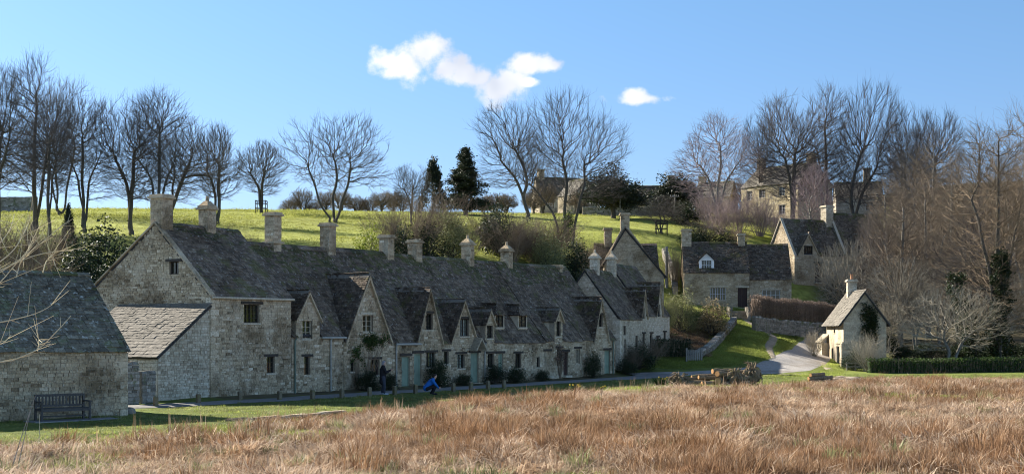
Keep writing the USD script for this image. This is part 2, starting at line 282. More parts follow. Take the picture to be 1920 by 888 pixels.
# ------------------------------------------------------------------ the lie of the land
U = np.array([.517, .856]); U /= np.linalg.norm(U); NO = np.array([U[1], -U[0]]); FO = np.array([-13.9, 65.6])
ROW_ANG = math.atan2(U[1], U[0])
def row(t, s): return FO+t*U+s*NO                       # t along the terrace front, s out from it
ctrl = []
def cw(x, y, z): ctrl.append((x, y, z))
def cp(px, py, Y): ctrl.append(tuple(at(px, py, Y)))
for x in range(-60, 80, 14):
    for y in (14, 26, 36, 46): cw(x, y, -.05)
for x in (0, 10, 20, 30, 42, 56, 75):
    for y in (60, 76, 90): cw(x, y, 0)
for x in (24, 33, 42, 52, 66): cw(x, 103, .05)
for t in range(-12, 46, 5):
    for s in (0, 3.5, 7): cw(*row(t, s), 0)
    if t < 40: cw(*row(t, -8), 2.2)
for x, y, z in ((-26, 56, 0), (-34, 52, 0), (-50, 52, .3), (-24, 64, .4), (-30, 66, 1.2), (-28, 78, 4), (-45, 70, 3), (-70, 70, 6)): cw(x, y, z)
for px in (-300, -100, 60, 200, 360, 520, 680, 840): cp(px, 445, 128 if px > 300 else 112)
for px in (-300, 0, 150, 330): cp(px, 393, 185)
for px in (500, 700, 900, 1060): cp(px, 400, 205)
for px in (560, 700, 860, 980): cp(px, 520, 108)
cp(1060, 470, 122); cp(1060, 425, 160); cp(1180, 425, 165); cp(1180, 405, 192); cp(1290, 402, 192); cp(1250, 440, 152); cp(1420, 450, 165); cp(1420, 440, 172)
cp(1300, 400, 200)
for px, py, Y in ((1250, 703, 102.8), (1300, 700, 103.5), (1360, 698, 104), (1430, 697, 104.5), (1460, 685, 109), (1500, 668, 118), (1540, 645, 132), (1560, 630, 142), (1400, 690, 105.5),
                  (1330, 675, 109), (1400, 660, 112), (1470, 655, 116), (1400, 630, 119), (1480, 632, 122), (1430, 621, 126), (1545, 622, 127), (1390, 578, 136), (1480, 580, 136), (1300, 612, 122), (1260, 640, 116),
                  (1255, 600, 124), (1330, 600, 126), (1283, 576, 137), (1490, 528, 148), (1600, 540, 150), (1640, 530, 156), (1581, 691, 112), (1660, 690, 112), (1550, 655, 124),
                  (1700, 680, 116), (1900, 680, 116), (1700, 640, 128), (1900, 640, 128), (1650, 470, 185), (1497, 410, 180), (1390, 405, 188), (1600, 400, 188), (1700, 520, 165), (1900, 520, 165), (1800, 430, 200), (2100, 430, 200), (2100, 640, 128), (2100, 680, 112), (1800, 330, 260), (2100, 330, 260), (1500, 385, 215), (1620, 370, 220)):
    cp(px, py, Y)
cw(7.9, 102, .15); cw(10.3, 109, .5); cw(12.9, 116, 1.4); cw(10, 125, 4.2); cw(14, 125, 4.3)
for x in range(-160, 200, 60): cw(x, 240, 20.5 if x < 30 else 24); cw(x, 330, 18 if x < 30 else 30); cw(x, 700, 15)
ctrl = np.array(ctrl)
_rbf = RBFInterpolator(ctrl[:, :2], ctrl[:, 2], kernel='linear', smoothing=.6)
GX = np.unique(np.concatenate([np.linspace(-900, -120, 10), np.linspace(-120, -55, 20), np.arange(-55, 70, .9), np.linspace(70, 150, 20), np.linspace(150, 900, 10)]))
GY = np.unique(np.concatenate([np.linspace(-40, 20, 8), np.arange(20, 150, .9), np.linspace(150, 260, 60), np.linspace(260, 1500, 14)]))
from scipy.interpolate import RegularGridInterpolator
from scipy.ndimage import gaussian_filter
_gx, _gy = np.meshgrid(GX, GY, indexing='ij')
_gz = _rbf(np.stack([_gx.ravel(), _gy.ravel()], 1)).reshape(_gx.shape)
_gz = gaussian_filter(_gz, 1.2)
FIELD = [(-60, 34), (at(0, 0, 39)[0], 39), (at(100, 0, 41)[0], 41), (at(240, 0, 43.5)[0], 43.5), (at(430, 0, 48)[0], 48), (at(640, 0, 53.5)[0], 53.5), (at(850, 0, 62)[0], 62), (at(1000, 0, 72)[0], 72), (at(1220, 0, 79)[0], 79),
         (at(1420, 0, 80)[0], 80), (at(1480, 0, 84)[0], 84), (at(1570, 0, 90)[0], 90), (at(1640, 0, 93)[0], 93), (90, 95)]
FIELD = np.array(FIELD)
def field_edge(x): return np.interp(x, FIELD[:, 0], FIELD[:, 1])
# a shallow bed for the stream between the green and the field, and unevenness
_d = _gy-field_edge(_gx)
_ch = np.exp(-((_d-1.6)/1.0)**2)*np.clip((10-_gx)/8, 0, 1)*np.clip((_gx+24)/6, 0, 1)
_nz = 4*(usdkit.meshkit.fbm(np.stack([_gx.ravel()*.35, _gy.ravel()*.35, 0*_gx.ravel()], 1)).reshape(_gx.shape)-.5)
_gz = _gz-.45*_ch+np.where(_d < 0, .10, .03)*_nz*np.clip(1-np.abs(_gy-70)/80, 0, 1)
_G = RegularGridInterpolator((GX, GY), _gz, bounds_error=False, fill_value=None)
def G(x, y):
    r = _G(np.stack([np.atleast_1d(x), np.atleast_1d(y)], -1).astype(float))
    return float(r[0]) if np.ndim(x) == 0 else r
def on(px, Y, dz=0.0):
    x = (px-CX)/FPX*Y
    return np.array([x, Y, G(x, Y)+dz])
def inside(poly, x, y):
    from matplotlib.path import Path
    return Path(poly).contains_points(np.stack([x, y], 1))
def seg_dist(x, y, pts):
    pts = np.asarray(pts, float); best = np.full(np.shape(x), 1e9)
    for a, b in zip(pts[:-1], pts[1:]):
        d = b-a; t = np.clip(((x-a[0])*d[0]+(y-a[1])*d[1])/(d@d), 0, 1)
        best = np.minimum(best, np.hypot(x-a[0]-t*d[0], y-a[1]-t*d[1]))
    return best
LANE = [at(1180, 0, 100)[:2], at(1250, 0, 103)[:2], at(1330, 0, 103.6)[:2], at(1400, 0, 104)[:2], at(1448, 0, 105.5)[:2], at(1484, 0, 109.5)[:2], at(1512, 0, 115.5)[:2], at(1532, 0, 122)[:2], at(1545, 0, 128)[:2]]
LANE = np.array(LANE)
PATHC = np.array([row(-9, 1.2), row(-5, 1.9), row(0, 2.3), row(8, 2.3), row(20, 2.3), row(32, 2.3), row(41, 2.4), LANE[1]])
def ground_tint(x, y):
    d = y-field_edge(x)
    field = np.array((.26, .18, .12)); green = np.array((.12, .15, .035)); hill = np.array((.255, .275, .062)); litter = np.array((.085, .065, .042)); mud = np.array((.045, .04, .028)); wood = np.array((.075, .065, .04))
    c = np.tile(green, (len(x), 1))
    def mixin(col, w): c[:] = c*(1-w[:, None])+col*w[:, None]
    sm = lambda v: np.clip(v, 0, 1)
    mixin(hill, sm((y-100)/25)*sm((60-x)/20)*sm(((x*-.5+y)-70)/20))
    rel = np.stack([x, y], 1)-FO; s = rel@NO; t = rel@U
    mixin(litter, sm((-s-2)/2)*sm((14+s)/5)*sm((t+14)/3)*sm((46-t)/3))           # strip behind the terrace
    mixin(litter*1.5, sm((s+.5)/.4)*sm((1.3-s)/.3)*sm((t+.5))*sm((42-t)/2)*.9)           # flower beds at the walls
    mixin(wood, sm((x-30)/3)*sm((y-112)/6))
    mixin(np.array((.28, .30, .03)), sm(1-np.abs(y-170)/9)*sm(1-np.abs(x-31)/8))
    mixin(field, sm((-d+.4)/.8))
    mixin(mud, np.exp(-((d-1.6)/.8)**2)*sm((6-x)/6)*sm((x+24)/5))
    n = np.sin(x*1.1+y*.7)*np.sin(x*.43-y*.9+1)
    mixin(green*1.15, sm((-d+.3)/.5)*sm((d+3.0)/2.)*sm(.3+n*1.2)*.5*sm((22-x)/8))
    return c
def sheet(name, gx, gy, dz, mat, label, kind='structure', mask=None, tint=True):
    pass
_v = np.stack([_gx.ravel(), _gy.ravel(), _gz.ravel()], 1)
_i = np.arange(len(GX)*len(GY)).reshape(len(GX), len(GY))
_q = np.stack([_i[:-1, :-1].ravel(), _i[1:, :-1].ravel(), _i[1:, 1:].ravel(), _i[:-1, 1:].ravel()], 1)
_f = np.concatenate([_q[:, [0, 1, 2]], _q[:, [0, 2, 3]]])
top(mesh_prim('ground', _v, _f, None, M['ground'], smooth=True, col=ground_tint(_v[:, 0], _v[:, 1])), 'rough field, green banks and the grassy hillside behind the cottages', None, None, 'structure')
def ribbon(name, line, w, mat, label, dz=.03, step=.6, wob=.12, seed=1):
    """a road or path laid on the ground; w: widths along the line"""
    rng = np.random.default_rng(seed)
    line = np.asarray(line, float); L = np.concatenate([[0], np.cumsum(np.linalg.norm(np.diff(line, axis=0), axis=1))])
    s = np.arange(0, L[-1], step); w = np.interp(s, np.linspace(0, L[-1], len(np.atleast_1d(w))), np.atleast_1d(w))
    P = np.stack([gaussian_filter(np.interp(s, L, line[:, k]), 1.5/step, mode='nearest') for k in (0, 1)], 1)
    T = np.gradient(P, axis=0); T /= np.linalg.norm(T, axis=1, keepdims=True); Nn = np.stack([-T[:, 1], T[:, 0]], 1)
    cols = np.linspace(-.5, .5, 7); V = []
    j1, j2 = (gaussian_filter(rng.normal(0, 1, len(s)), 1.2)*wob for _ in range(2))
    for c in cols:
        e = w*c+(j1 if c < 0 else j2)*abs(c)*2
        q = P+Nn*e[:, None]
        V.append(np.column_stack([q, G(q[:, 0], q[:, 1])+dz-(.05 if abs(c) > .49 else 0)]))
    V = np.stack(V, 1); n, k = V.shape[:2]; I = np.arange(n*k).reshape(n, k)
    Q = np.stack([I[:-1, :-1].ravel(), I[1:, :-1].ravel(), I[1:, 1:].ravel(), I[:-1, 1:].ravel()], 1)
    F_ = np.concatenate([Q[:, [0, 1, 2]], Q[:, [0, 2, 3]]])
    return top(mesh_prim(name, V.reshape(-1, 3), F_, np.full(n*k, .5), mat, smooth=True), label, None, None, 'structure')
ribbon('path', PATHC, [1.5, 1.7, 1.9, 1.9, 1.9, 2.0, 2.6], M['path_stone'], 'grey path running along the front of the terrace', dz=.06)
ribbon('road', LANE, [2.4, 2.8, 3.4, 4.0, 3.8, 3.2, 2.8, 2.6], M['asphalt'], 'pale asphalt lane climbing past the lodge', dz=.055)
ribbon('track', [at(1452, 0, 111)[:2], at(1440, 0, 117)[:2], at(1452, 0, 122)[:2], at(1425, 0, 127)[:2], at(1400, 0, 131)[:2], at(1390, 0, 135)[:2]], [.5, .7, .9, .7, .6], M['earth_track'], 'worn earth track up the green bank', dz=.04)
ribbon('gravel_apron', [at(1420, 0, 100.5)[:2], at(1475, 0, 102)[:2], at(1530, 0, 103.5)[:2]], [1.2, 2.2, .8], M['earth_track'], 'bare gravelly patch where the lane meets the field', dz=.035)
ribbon('garden_path', [at(1527, 0, 117.5)[:2], at(1548, 0, 111.5)[:2], at(1562, 0, 106)[:2]], [.6, .7, .6], M['earth_track'], 'narrow pale path on the bank before the lodge', dz=.035)

# ------------------------------------------------------------------ masonry and roofs
def poly_slices(poly, z):
    r = poly.intersection(LineString([(-1e3, z), (1e3, z)]))
    gs = getattr(r, 'geoms', [r])
    return [(g.bounds[0], g.bounds[2]) for g in gs if not g.is_empty and g.bounds[2]-g.bounds[0] > .04]
def stones(poly, fm, rng, h=(.07, .15), w=(.13, .4), proud=.022, gap=.014, tone=(0, 1)):
    """fm(a, depth, z) -> point. Returns [(8 corners, tone, area)]"""
    out = []; x0, z0, x1, z1 = poly.bounds; z = z0
    while z < z1-.03:
        hh = min(rng.uniform(*h), z1-z)
        for a0, a1 in poly_slices(poly, z+hh*.5):
            a = a0
            while a < a1-.02:
                ww = rng.uniform(*w)*(.8+hh*2)
                b = a+ww
                if a1-b < w[0]*.6: b = a1
                b = min(b, a1)
                g = gap*rng.uniform(.4, 1.2)
                pr = proud*rng.uniform(.35, 1.5)
                j = lambda s=.009: rng.uniform(-s, s)
                c2 = [(a+g+j(), z+g+j()), (b-g+j(), z+g+j()), (b-g+j(), z+hh+j()*.6), (a+g+j(), z+hh+j()*.6)]
                P = np.array([fm(p, .03, q) for p, q in c2]+[fm(p, -pr+j(.006), q) for p, q in c2])
                out.append((P, float(np.clip(rng.normal((tone[0]+tone[1])/2, (tone[1]-tone[0])*.24), 0, 1)), (b-a)*hh))
                a = b
        z += hh
    return out
def emit(pieces, name, mat, parent, limit, joined):
    """the largest pieces as parts of their own, the rest joined"""
    if limit:
        order = sorted(range(len(pieces)), key=lambda i: -pieces[i][2])
        big = set(order[:limit])
        for i in sorted(big):
            P, r, _ = pieces[i]
            mesh_prim(name, P, HEX, np.full(8, r), mat, parent)
        pieces = [p for i, p in enumerate(pieces) if i not in big]
    if pieces:
        b = MB()
        for P, r, _ in pieces: b.hexa(P, r)
        b.build(joined, mat, parent, kind='stuff')
def tiles(e0, e1, r0, r1, rng, ex=(.25, .13), w=(.2, .44), th=.028, over=.13, skip=None, moss=0.0, tone=(0, .5), warp=None):
    """stone slates in diminishing courses from the eave e0-e1 to the ridge r0-r1"""
    e0, e1, r0, r1 = (np.asarray(p, float) for p in (e0, e1, r0, r1))
    up = (r0+r1)/2-(e0+e1)/2; L = np.linalg.norm(up); al = e1-e0 if np.linalg.norm(e1-e0) > np.linalg.norm(r1-r0) else r1-r0
    nrm = np.cross(al, up); nrm /= np.linalg.norm(nrm); nrm *= 1 if nrm[2] > 0 else -1
    out = []; s = -over
    while s < L-.02:
        f = max(s, 0)/L; e = (ex[0]*(1-f)+ex[1]*f)*rng.uniform(.92, 1.08)
        tl = e*1.7
        v0, v1 = s/L, min((s+tl)/L, 1.02)
        vm = (s+e*.5)/L
        a, b = e0+(r0-e0)*vm, e1+(r1-e1)*vm
        W = np.linalg.norm(b-a)
        if W > .05:
            d = (b-a)/W; x = 0.; upn = up/L
            while x < W-.03:
                ww = rng.uniform(*w)*(1.05-.3*f); 
                if W-x-ww < w[0]*.5: ww = W-x
                ww = min(ww, W-x)
                c = a+d*(x+ww/2)
                if skip is None or not skip(c):
                    g = .006; lift = rng.uniform(0, .014); tw = rng.uniform(-.012, .012); t2 = th*rng.uniform(.7, 1.3)
                    lo, hi = a+d*(x+g), a+d*(x+ww-g)
                    dn = -upn*(e*.5+rng.uniform(-.012, .02)); uu = upn*(tl-e*.5)
                    q = [lo+dn, hi+dn, hi+uu, lo+uu]
                    base = [th*.75+lift+tw, th*.75+lift-tw, 0.004, 0.004]
                    P = np.array([p+nrm*o for p, o in zip(q, base)]+[p+nrm*(o+t2) for p, o in zip(q, base)])
                    r = float(np.clip(rng.beta(1.6, 2.2), 0, 1))*(tone[1]-tone[0])+tone[0]
                    if moss and rng.random() < moss*max(0, (f-.62)/.38)**1.1*1.1*(.5+.5*math.sin(c[0]*.9+c[1]*1.7)): r = rng.uniform(.52, 1)*1.0*2*.99
                    else: r = r*1.0
                    out.append((P if warp is None else warp(P), r, ww*e))
                x += ww
        s += e
    return out
def slab(mb, e0, e1, r1, r0, th=.1, r=.5):
    q = np.array([e0, e1, r1, r0], float); n = np.cross(q[1]-q[0], q[2]-q[0])
    if np.linalg.norm(n) < 1e-6: n = np.cross(q[2]-q[0], q[3]-q[0])
    n /= np.linalg.norm(n); n *= 1 if n[2] > 0 else -1
    mb.hexa(np.concatenate([q-n*th, q]), r)
def extrude(poly, fm, d0, d1, mb, r=.5):
    """wall of a polygon in (a, z) from depth d0 to d1"""
    for g in getattr(poly, 'geoms', [poly]):
        if g.is_empty or g.geom_type != 'Polygon': continue
        cs = mf.CrossSection([np.asarray(g.exterior.coords)[:-1]]+[np.asarray(i.coords)[:-1] for i in g.interiors], mf.FillRule.EvenOdd)
        m = mf.Manifold.extrude(cs, 1.0).to_mesh(); v = m.vert_properties[:, :3]
        mb.add(np.array([fm(a, d0+(d1-d0)*t, z) for a, z, t in v]), m.tri_verts, r)
def fbox(mb, fm, a0, a1, d0, d1, z0, z1, r=.5):
    mb.hexa(np.array([fm(a0, d0, z0), fm(a1, d0, z0), fm(a1, d1, z0), fm(a0, d1, z0), fm(a0, d0, z1), fm(a1, d0, z1), fm(a1, d1, z1), fm(a0, d1, z1)]), r)
def front_fm(y0=0.): return lambda a, d, z: (a, y0+d, z)
def left_fm(x0=0.): return lambda a, d, z: (x0+d, a, z)
def right_fm(x1): return lambda a, d, z: (x1-d, a, z)
def add_window(parent, fm, a0, a1, z0, z1, lights=2, rows=3, frame='timber_dark', lintel='wood', sill=True, curtain=False, leaded=False, deep=.12, label=None):
    b = MB(); f = .045; m = .05 if frame == 'stone_warm' else .035
    for (p0, p1, q0, q1) in ((a0, a0+f, z0, z1), (a1-f, a1, z0, z1), (a0+f, a1-f, z0, z0+f), (a0+f, a1-f, z1-f, z1)): fbox(b, fm, p0, p1, deep-.03, deep+.05, q0, q1)
    lw = (a1-a0-2*f-(lights-1)*m)/lights
    panes = []
    for i in range(lights):
        p0 = a0+f+i*(lw+m); p1 = p0+lw
        if i: fbox(b, fm, p0-m, p0, deep-.025, deep+.05, z0+f, z1-f)
        for k in range(1, rows):
            zz = z0+f+(z1-z0-2*f)*k/rows; fbox(b, fm, p0, p1, deep-.01, deep+.02, zz-.011, zz+.011)
        if leaded or lw > .42: pm = (p0+p1)/2; fbox(b, fm, pm-.011, pm+.011, deep-.008, deep+.022, z0+f, z1-f)
        panes.append((p0, p1))
    w = b.build('window', M[frame], parent, label=label)
    for p0, p1 in panes:
        g = MB(); fbox(g, fm, p0, p1, deep+.024, deep+.03, z0+f, z1-f); g.build('pane', M['glass'], w)
    if curtain:
        c = MB(); n = 9
        for p0, p1 in (panes if curtain == 2 else panes[-1:]):
            for k in range(n):
                u0, u1 = p0+(p1-p0)*k/n, p0+(p1-p0)*(k+1)/n; fbox(c, fm, u0, u1, deep+.10+.02*(k % 2), deep+.13+.02*(k % 2), z0+.02, z1-.02)
        c.build('curtain', M['curtain'], w)
    if lintel:
        l = MB(); fbox(l, fm, a0-.22, a1+.22, -.05, .16, z1, z1+.13)
        l.build('lintel', M['timber_dark' if lintel == 'wood' else 'stone_warm'], w)
    if sill:
        l = MB(); fbox(l, fm, a0-.06, a1+.06, -.05, .14, z0-.08, z0); l.build('sill', M['stone_warm'], w)
    return w
def add_door(parent, fm, a0, a1, z0, z1, mat='door_green', lintel='wood', label=None, deep=.14):
    fr = MB(); t = .07
    for (p0, p1, q0, q1) in ((a0, a0+t, z0, z1), (a1-t, a1, z0, z1), (a0+t, a1-t, z1-t, z1)): fbox(fr, fm, p0, p1, deep-.05, deep+.05, q0, q1)
    d = MB(); n = 5; w = (a1-a0-2*t)/n
    for k in range(n): fbox(d, fm, a0+t+k*w+.004, a0+t+(k+1)*w-.004, deep-.01, deep+.03, z0+.02, z1-t, r=.2+.15*(k % 3))
    p = d.build('door', M[mat], parent, label=label)
    fr.build('door_frame', M[mat], p)
    hnd = MB(); fbox(hnd, fm, a0+t+.06, a0+t+.10, deep-.06, deep-.01, z0+.95, z0+1.12); hnd.build('handle', M['lead'], p)
    st = MB(); fbox(st, fm, a0-.1, a1+.1, -.28, -.03, z0-.14, z0-.01); st.build('doorstep', M['stone_warm'], p)
    if lintel:
        l = MB(); fbox(l, fm, a0-.2, a1+.2, -.06, .16, z1, z1+.15); l.build('lintel', M['timber_dark' if lintel == 'wood' else 'stone_warm'], p)
    return p
def add_chimney(parent, x, y, z0, z1, w, d, rng, cap=True, pots=0, finial=False, mat='stone', shoulder=False):
    b = MB(); b.box((x-w/2+.03, y-d/2+.03, z0), (x+w/2-.03, y+d/2-.03, z1-.02)); c = b.build('chimney', M['mortar'], parent)
    st = []
    for fm, a0, a1 in ((lambda a, dd, z: (a, y-d/2+.03+dd, z), x-w/2, x+w/2), (lambda a, dd, z: (a, y+d/2-.03-dd, z), x-w/2, x+w/2), (lambda a, dd, z: (x-w/2+.03+dd, a, z), y-d/2, y+d/2), (lambda a, dd, z: (x+w/2-.03-dd, a, z), y-d/2, y+d/2)):
        st += stones(sbox(a0, z0, a1, z1-.16), fm, rng, h=(.1, .17), w=(.18, .4), proud=.02, tone=(.15, .9))
    emit(st, 'stone', M[mat], c, 0, 'stone_courses')
    if cap:
        k = MB(); k.box((x-w/2-.09, y-d/2-.09, z1-.17), (x+w/2+.09, y+d/2+.09, z1-.07)); k.box((x-w/2-.03, y-d/2-.03, z1-.07), (x+w/2+.03, y+d/2+.03, z1+.03)); k.build('chimney_cap', M[mat], c)
    if shoulder:
        k = MB(); k.box((x-w/2-.10, y-d/2-.10, z0+(z1-z0)*.36), (x+w/2+.10, y+d/2+.10, z0+(z1-z0)*.36+.10)); k.build('drip_course', M[mat], c)
    if finial:
        k = MB(); P = np.array([(x-w/2, y-d/2, z1+.03), (x+w/2, y-d/2, z1+.03), (x+w/2, y+d/2, z1+.03), (x-w/2, y+d/2, z1+.03)]+[(x-.12, y-.12, z1+.26), (x+.12, y-.12, z1+.26), (x+.12, y+.12, z1+.26), (x-.12, y+.12, z1+.26)]); k.hexa(P); k.tubes([(x, y, z1+.26)], [(x, y, z1+.5)], [.1], [.07], 8); k.build('chimney_top', M[mat], c)
    for i in range(pots):
        k = MB(); px = x+(i-(pots-1)/2)*.34
        k.tubes([(px, y, z1+.03), (px, y, z1+.40)], [(px, y, z1+.42), (px, y, z1+.46)], [.13, .14], [.11, .14], 10); k.build('chimney_pot', M['clay'], c)
    return c
def sagger(amp, seed):
    r = np.random.default_rng(seed); ph = r.uniform(0, 6.3, 6)
    def f(P):
        P = P.copy(); X, Y = P[:, 0], P[:, 1]
        P[:, 2] += amp*(np.sin(X*.55+ph[0])+.6*np.sin(X*1.3+ph[1]+Y*.7)+.5*np.sin(Y*1.6+ph[2]+X*.4))
        return P
    return f
class House:
    """x along the front, y inward, z up, origin at the front left corner"""
    def __init__(s, name, label, cat, loc, ang, L, run, eave, ridge, back_run=None, back_eave=None, group=None, seed=1, stone='stone', tile='tile', base=-.7, skipL=0., skipR=0.):
        s.t = thing(name, label, cat, loc, ang, group); s.L, s.run, s.eave, s.ridge = L, run, eave, ridge
        s.br = back_run or run; s.be = eave if back_eave is None else back_eave; s.rng = np.random.default_rng(seed)
        s.gables, s.holes, s.stone, s.tile, s.base, s.seed = [], [], stone, tile, base, seed
        s.wall_mb = MB(); s.deck = MB(); s.stone_list = []; s.tile_list = []; s.sag = sagger(.018, seed); s.lholes, s.rholes = [], []
        s.slope = (ridge-eave)/run
    def hole(s, a0, a1, z0, z1): s.holes.append(sbox(a0, z0, a1, z1))
    def window(s, a0, a1, z0, z1, **k): s.hole(a0, a1, z0, z1); return add_window(s.t, front_fm(), a0, a1, z0, z1, **k)
    def door(s, a0, a1, z0, z1, **k): s.hole(a0, a1, z0, z1); return add_door(s.t, front_fm(), a0, a1, z0, z1, **k)
    def gable(s, xc, hw, apex, base, cheek=False, verge=.12, ov=.14, vmat='stone', tone=(0, .5), tmat=None, cutb=0.0):
        """a gable flush with the front and its little roof running back into the main one"""
        s.gables.append((xc, hw, apex, base, cutb))
        yb = max(0., (base-s.eave)/s.slope); ye = min((apex-s.eave)/s.slope, s.run)
        o = .06
        m = (apex-base)/hw; zb = base-m*o
        ybb = max(0., (zb-s.eave)/s.slope)
        for sg in (-1, 1):
            e0, e1, r1, r0 = (xc+sg*(hw+o), -.02, zb), (xc+sg*(hw+o), max(ybb, .25), zb), (xc, ye+.1, apex), (xc, -.02, apex)
            slab(s.deck, e0, e1, r1, r0, .07)
            E0, R0 = (xc+sg*(hw+o), -ov, zb+.02), (xc, -ov, apex+.02)
            s.tile_list += tiles(E0, (xc+sg*(hw+o), max(ybb, .25), zb+.02), R0, (xc, ye+.1, apex+.02), s.rng, ex=(.2, .13), w=(.18, .36), over=.06, tone=tone)
            v = MB(); q0, q1 = np.array((xc+sg*(hw+o+.03), -ov-.02, zb-.03)), np.array((xc+sg*.0, -ov-.02, apex+.0))
            P = np.array([q0+(0, 0, -verge), q1+(0, 0, -verge*1.2), q1+(0, ov, -verge*1.2), q0+(0, ov, -verge), q0, q1, q1+(0, ov, 0), q0+(0, ov, 0)]); v.hexa(P); v.build('verge', M[vmat], s.t)
        rd = MB(); k = max(1, int((ye+ov)/.4))
        for i in range(k):
            y0, y1 = -ov+(ye+ov)*i/k, -ov+(ye+ov)*(i+1)/k-.01; dz = s.rng.uniform(-.01, .01)
            for sg in (-1, 1):
                P = np.array([(xc, y0, apex+.05+dz), (xc+sg*.13, y0, apex+.05-.13*m*.75+dz), (xc+sg*.13, y1, apex+.05-.13*m*.75+dz), (xc, y1, apex+.05+dz)]); rd.hexa(np.concatenate([P, P+(0, 0, .045)]))
        rd.build('ridge', M['tile_pale'] if tone[1] > .4 else M['stone'], s.t)
        if cheek:
            for sg in (-1, 1):
                ch = MB(); x = xc+sg*hw
                extrude(Polygon([(.02, s.eave-.02), (.02, base), (yb, base)]), lambda a, d, z, x=x, sg=sg: (x-sg*d, a, z), 0.002, .1, ch); ch.build('cheek', M['render_pale'], s.t)
    def underroof(s, c):
        for xc, hw, ap, ba, cb in s.gables:
            if abs(c[0]-xc) < hw+.02 and c[2] < ap-abs(c[0]-xc)*(ap-ba)/hw-.02 and c[2] > cb: return True
        return False
    def finish(s, limit=0, tile_limit=0, left=True, right=True, leftgable=True, rightgable=True, ends_stone=True, moss=.5, ov_l=.1, ov_r=.1, h=(.07, .15), w=(.13, .4), back_tiles=False, tone=(0, 1), coping=None, ttone=(0, .5), quoins='', front_stones=True):
        L, run, eave, ridge = s.L, s.run, s.eave, s.ridge
        polys = [sbox(0.003, s.base, L-.003, eave-.01)]
        for xc, hw, ap, ba, cb in s.gables:
            polys.append(Polygon([(xc-hw, cb if cb else s.base), (xc+hw, cb if cb else s.base), (xc+hw, ba), (xc, ap-.02), (xc-hw, ba)]))
        poly = unary_union(polys)
        if s.holes: poly = poly.difference(unary_union(s.holes))
        w_ = MB(); extrude(poly, front_fm(), 0, .38, w_, .5); s.front = w_.build('front_wall', M['mortar'], s.t)
        if front_stones: s.stone_list += stones(poly, front_fm(), s.rng, h=h, w=w, tone=tone)
        prof = Polygon([(.384, s.base), (.384, eave+.384*s.slope-.03), (run, ridge-.03), (run+s.br, s.be-.03), (run+s.br, s.base)])
        full = Polygon([(0, s.base), (0, eave-.02), (run, ridge-.02), (run+s.br, s.be-.02), (run+s.br, s.base)])
        for do, fm, hs, nm in ((leftgable, left_fm(0), s.lholes, 'left'), (rightgable, right_fm(L), s.rholes, 'right')):
            if do:
                g = MB(); pp = prof; ff = full
                if hs: pp = pp.difference(unary_union(hs)); ff = ff.difference(unary_union(hs))
                extrude(pp, fm, .004, .36, g); g.build('gable_wall', M['mortar'], s.t)
                if ends_stone: s.stone_list += stones(ff, fm, s.rng, h=h, w=w, tone=tone)
        bw = MB(); bw.box((.37, run+s.br-.36, s.base), (L-.37, run+s.br-.01, s.be-.1)); bw.build('back_wall', M['mortar'], s.t)
        if quoins:
            for side in quoins:
                z = -.05; k = 0
                while z < eave-.25:
                    hh = s.rng.uniform(.22, .32); l1, l2 = (.52, .28) if k % 2 else (.28, .50); g = .012; pr = .03
                    x0, x1 = (-pr, l1) if side == 'l' else (L-l1, L+pr)
                    q = MB(); q.box((x0, -pr, z+g), (x1, l2, z+hh-g), s.rng.uniform(.55, 1)); q.build('quoin', M[s.stone], s.t); z += hh; k += 1
        emit(s.stone_list, 'stone', M[s.stone], s.t, limit, 'stone_courses')
        xl, xr = -ov_l, L+ov_r
        slab(s.deck, (max(xl, -.05), .03, eave+.03*s.slope), (min(xr, L+.05), .03, eave+.03*s.slope), (min(xr, L+.05), run, ridge), (max(xl, -.05), run, ridge), .09)
        sb = (ridge-s.be)/s.br
        slab(s.deck, (xl, run+s.br+.15, s.be-.15*sb), (xr, run+s.br+.15, s.be-.15*sb), (xr, run+.002, ridge), (xl, run+.002, ridge), .09)
        r = s.deck.build('roof', M['roof_deck'], s.t, xf=None)
        s.roof = r
        tl = tiles((xl, 0, eave+.02), (xr, 0, eave+.02), (xl, run, ridge+.02), (xr, run, ridge+.02), s.rng, skip=s.underroof, moss=moss, warp=s.sag, tone=ttone)
        if back_tiles: tl += tiles((xl, run+s.br, s.be+.02), (xr, run+s.br, s.be+.02), (xl, run, ridge+.02), (xr, run, ridge+.02), s.rng, moss=moss, tone=ttone)
        emit(tl+s.tile_list, 'roof_tile', M[s.tile], r, tile_limit, 'tile_courses')
        rd = MB(); k = int((xr-xl)/.5); m1, m2 = s.slope, sb
        for i in range(k):
            x0, x1 = xl+(xr-xl)*i/k, xl+(xr-xl)*(i+1)/k-.012; dz = s.rng.uniform(-.012, .012)+s.sag(np.array([[x0, run, 0.]]))[0, 2]
            for sg, mm in ((-1, m1), (1, m2)):
                P = np.array([(x0, run, ridge+.07+dz), (x1, run, ridge+.07+dz), (x1, run+sg*.17, ridge+.07-.17*mm*.8+dz), (x0, run+sg*.17, ridge+.07-.17*mm*.8+dz)])
                rd.hexa(np.concatenate([P, P+(0, 0, .05)]), s.rng.choice([.2, .4, 1.3, 1.6]) if s.tile != 'stone' else .5)
        rd.build('ridge', M[s.tile], r)
        for side in (coping or []):
            cpm = MB(); x0 = {'l': -.12, 'r': L-.18}[side]
            for y0, z0, y1, z1 in ((-.15, eave-.15*s.slope+.06, run, ridge+.06), (run+s.br+.1, s.be+.02, run, ridge+.06)):
                P = np.array([(x0, y0, z0), (x0+.30, y0, z0), (x0+.30, y1, z1), (x0, y1, z1)]); cpm.hexa(np.concatenate([P, P+(0, 0, .14)]), .6)
            cpm.build('coping', M['stone_warm'], s.t)
        return s
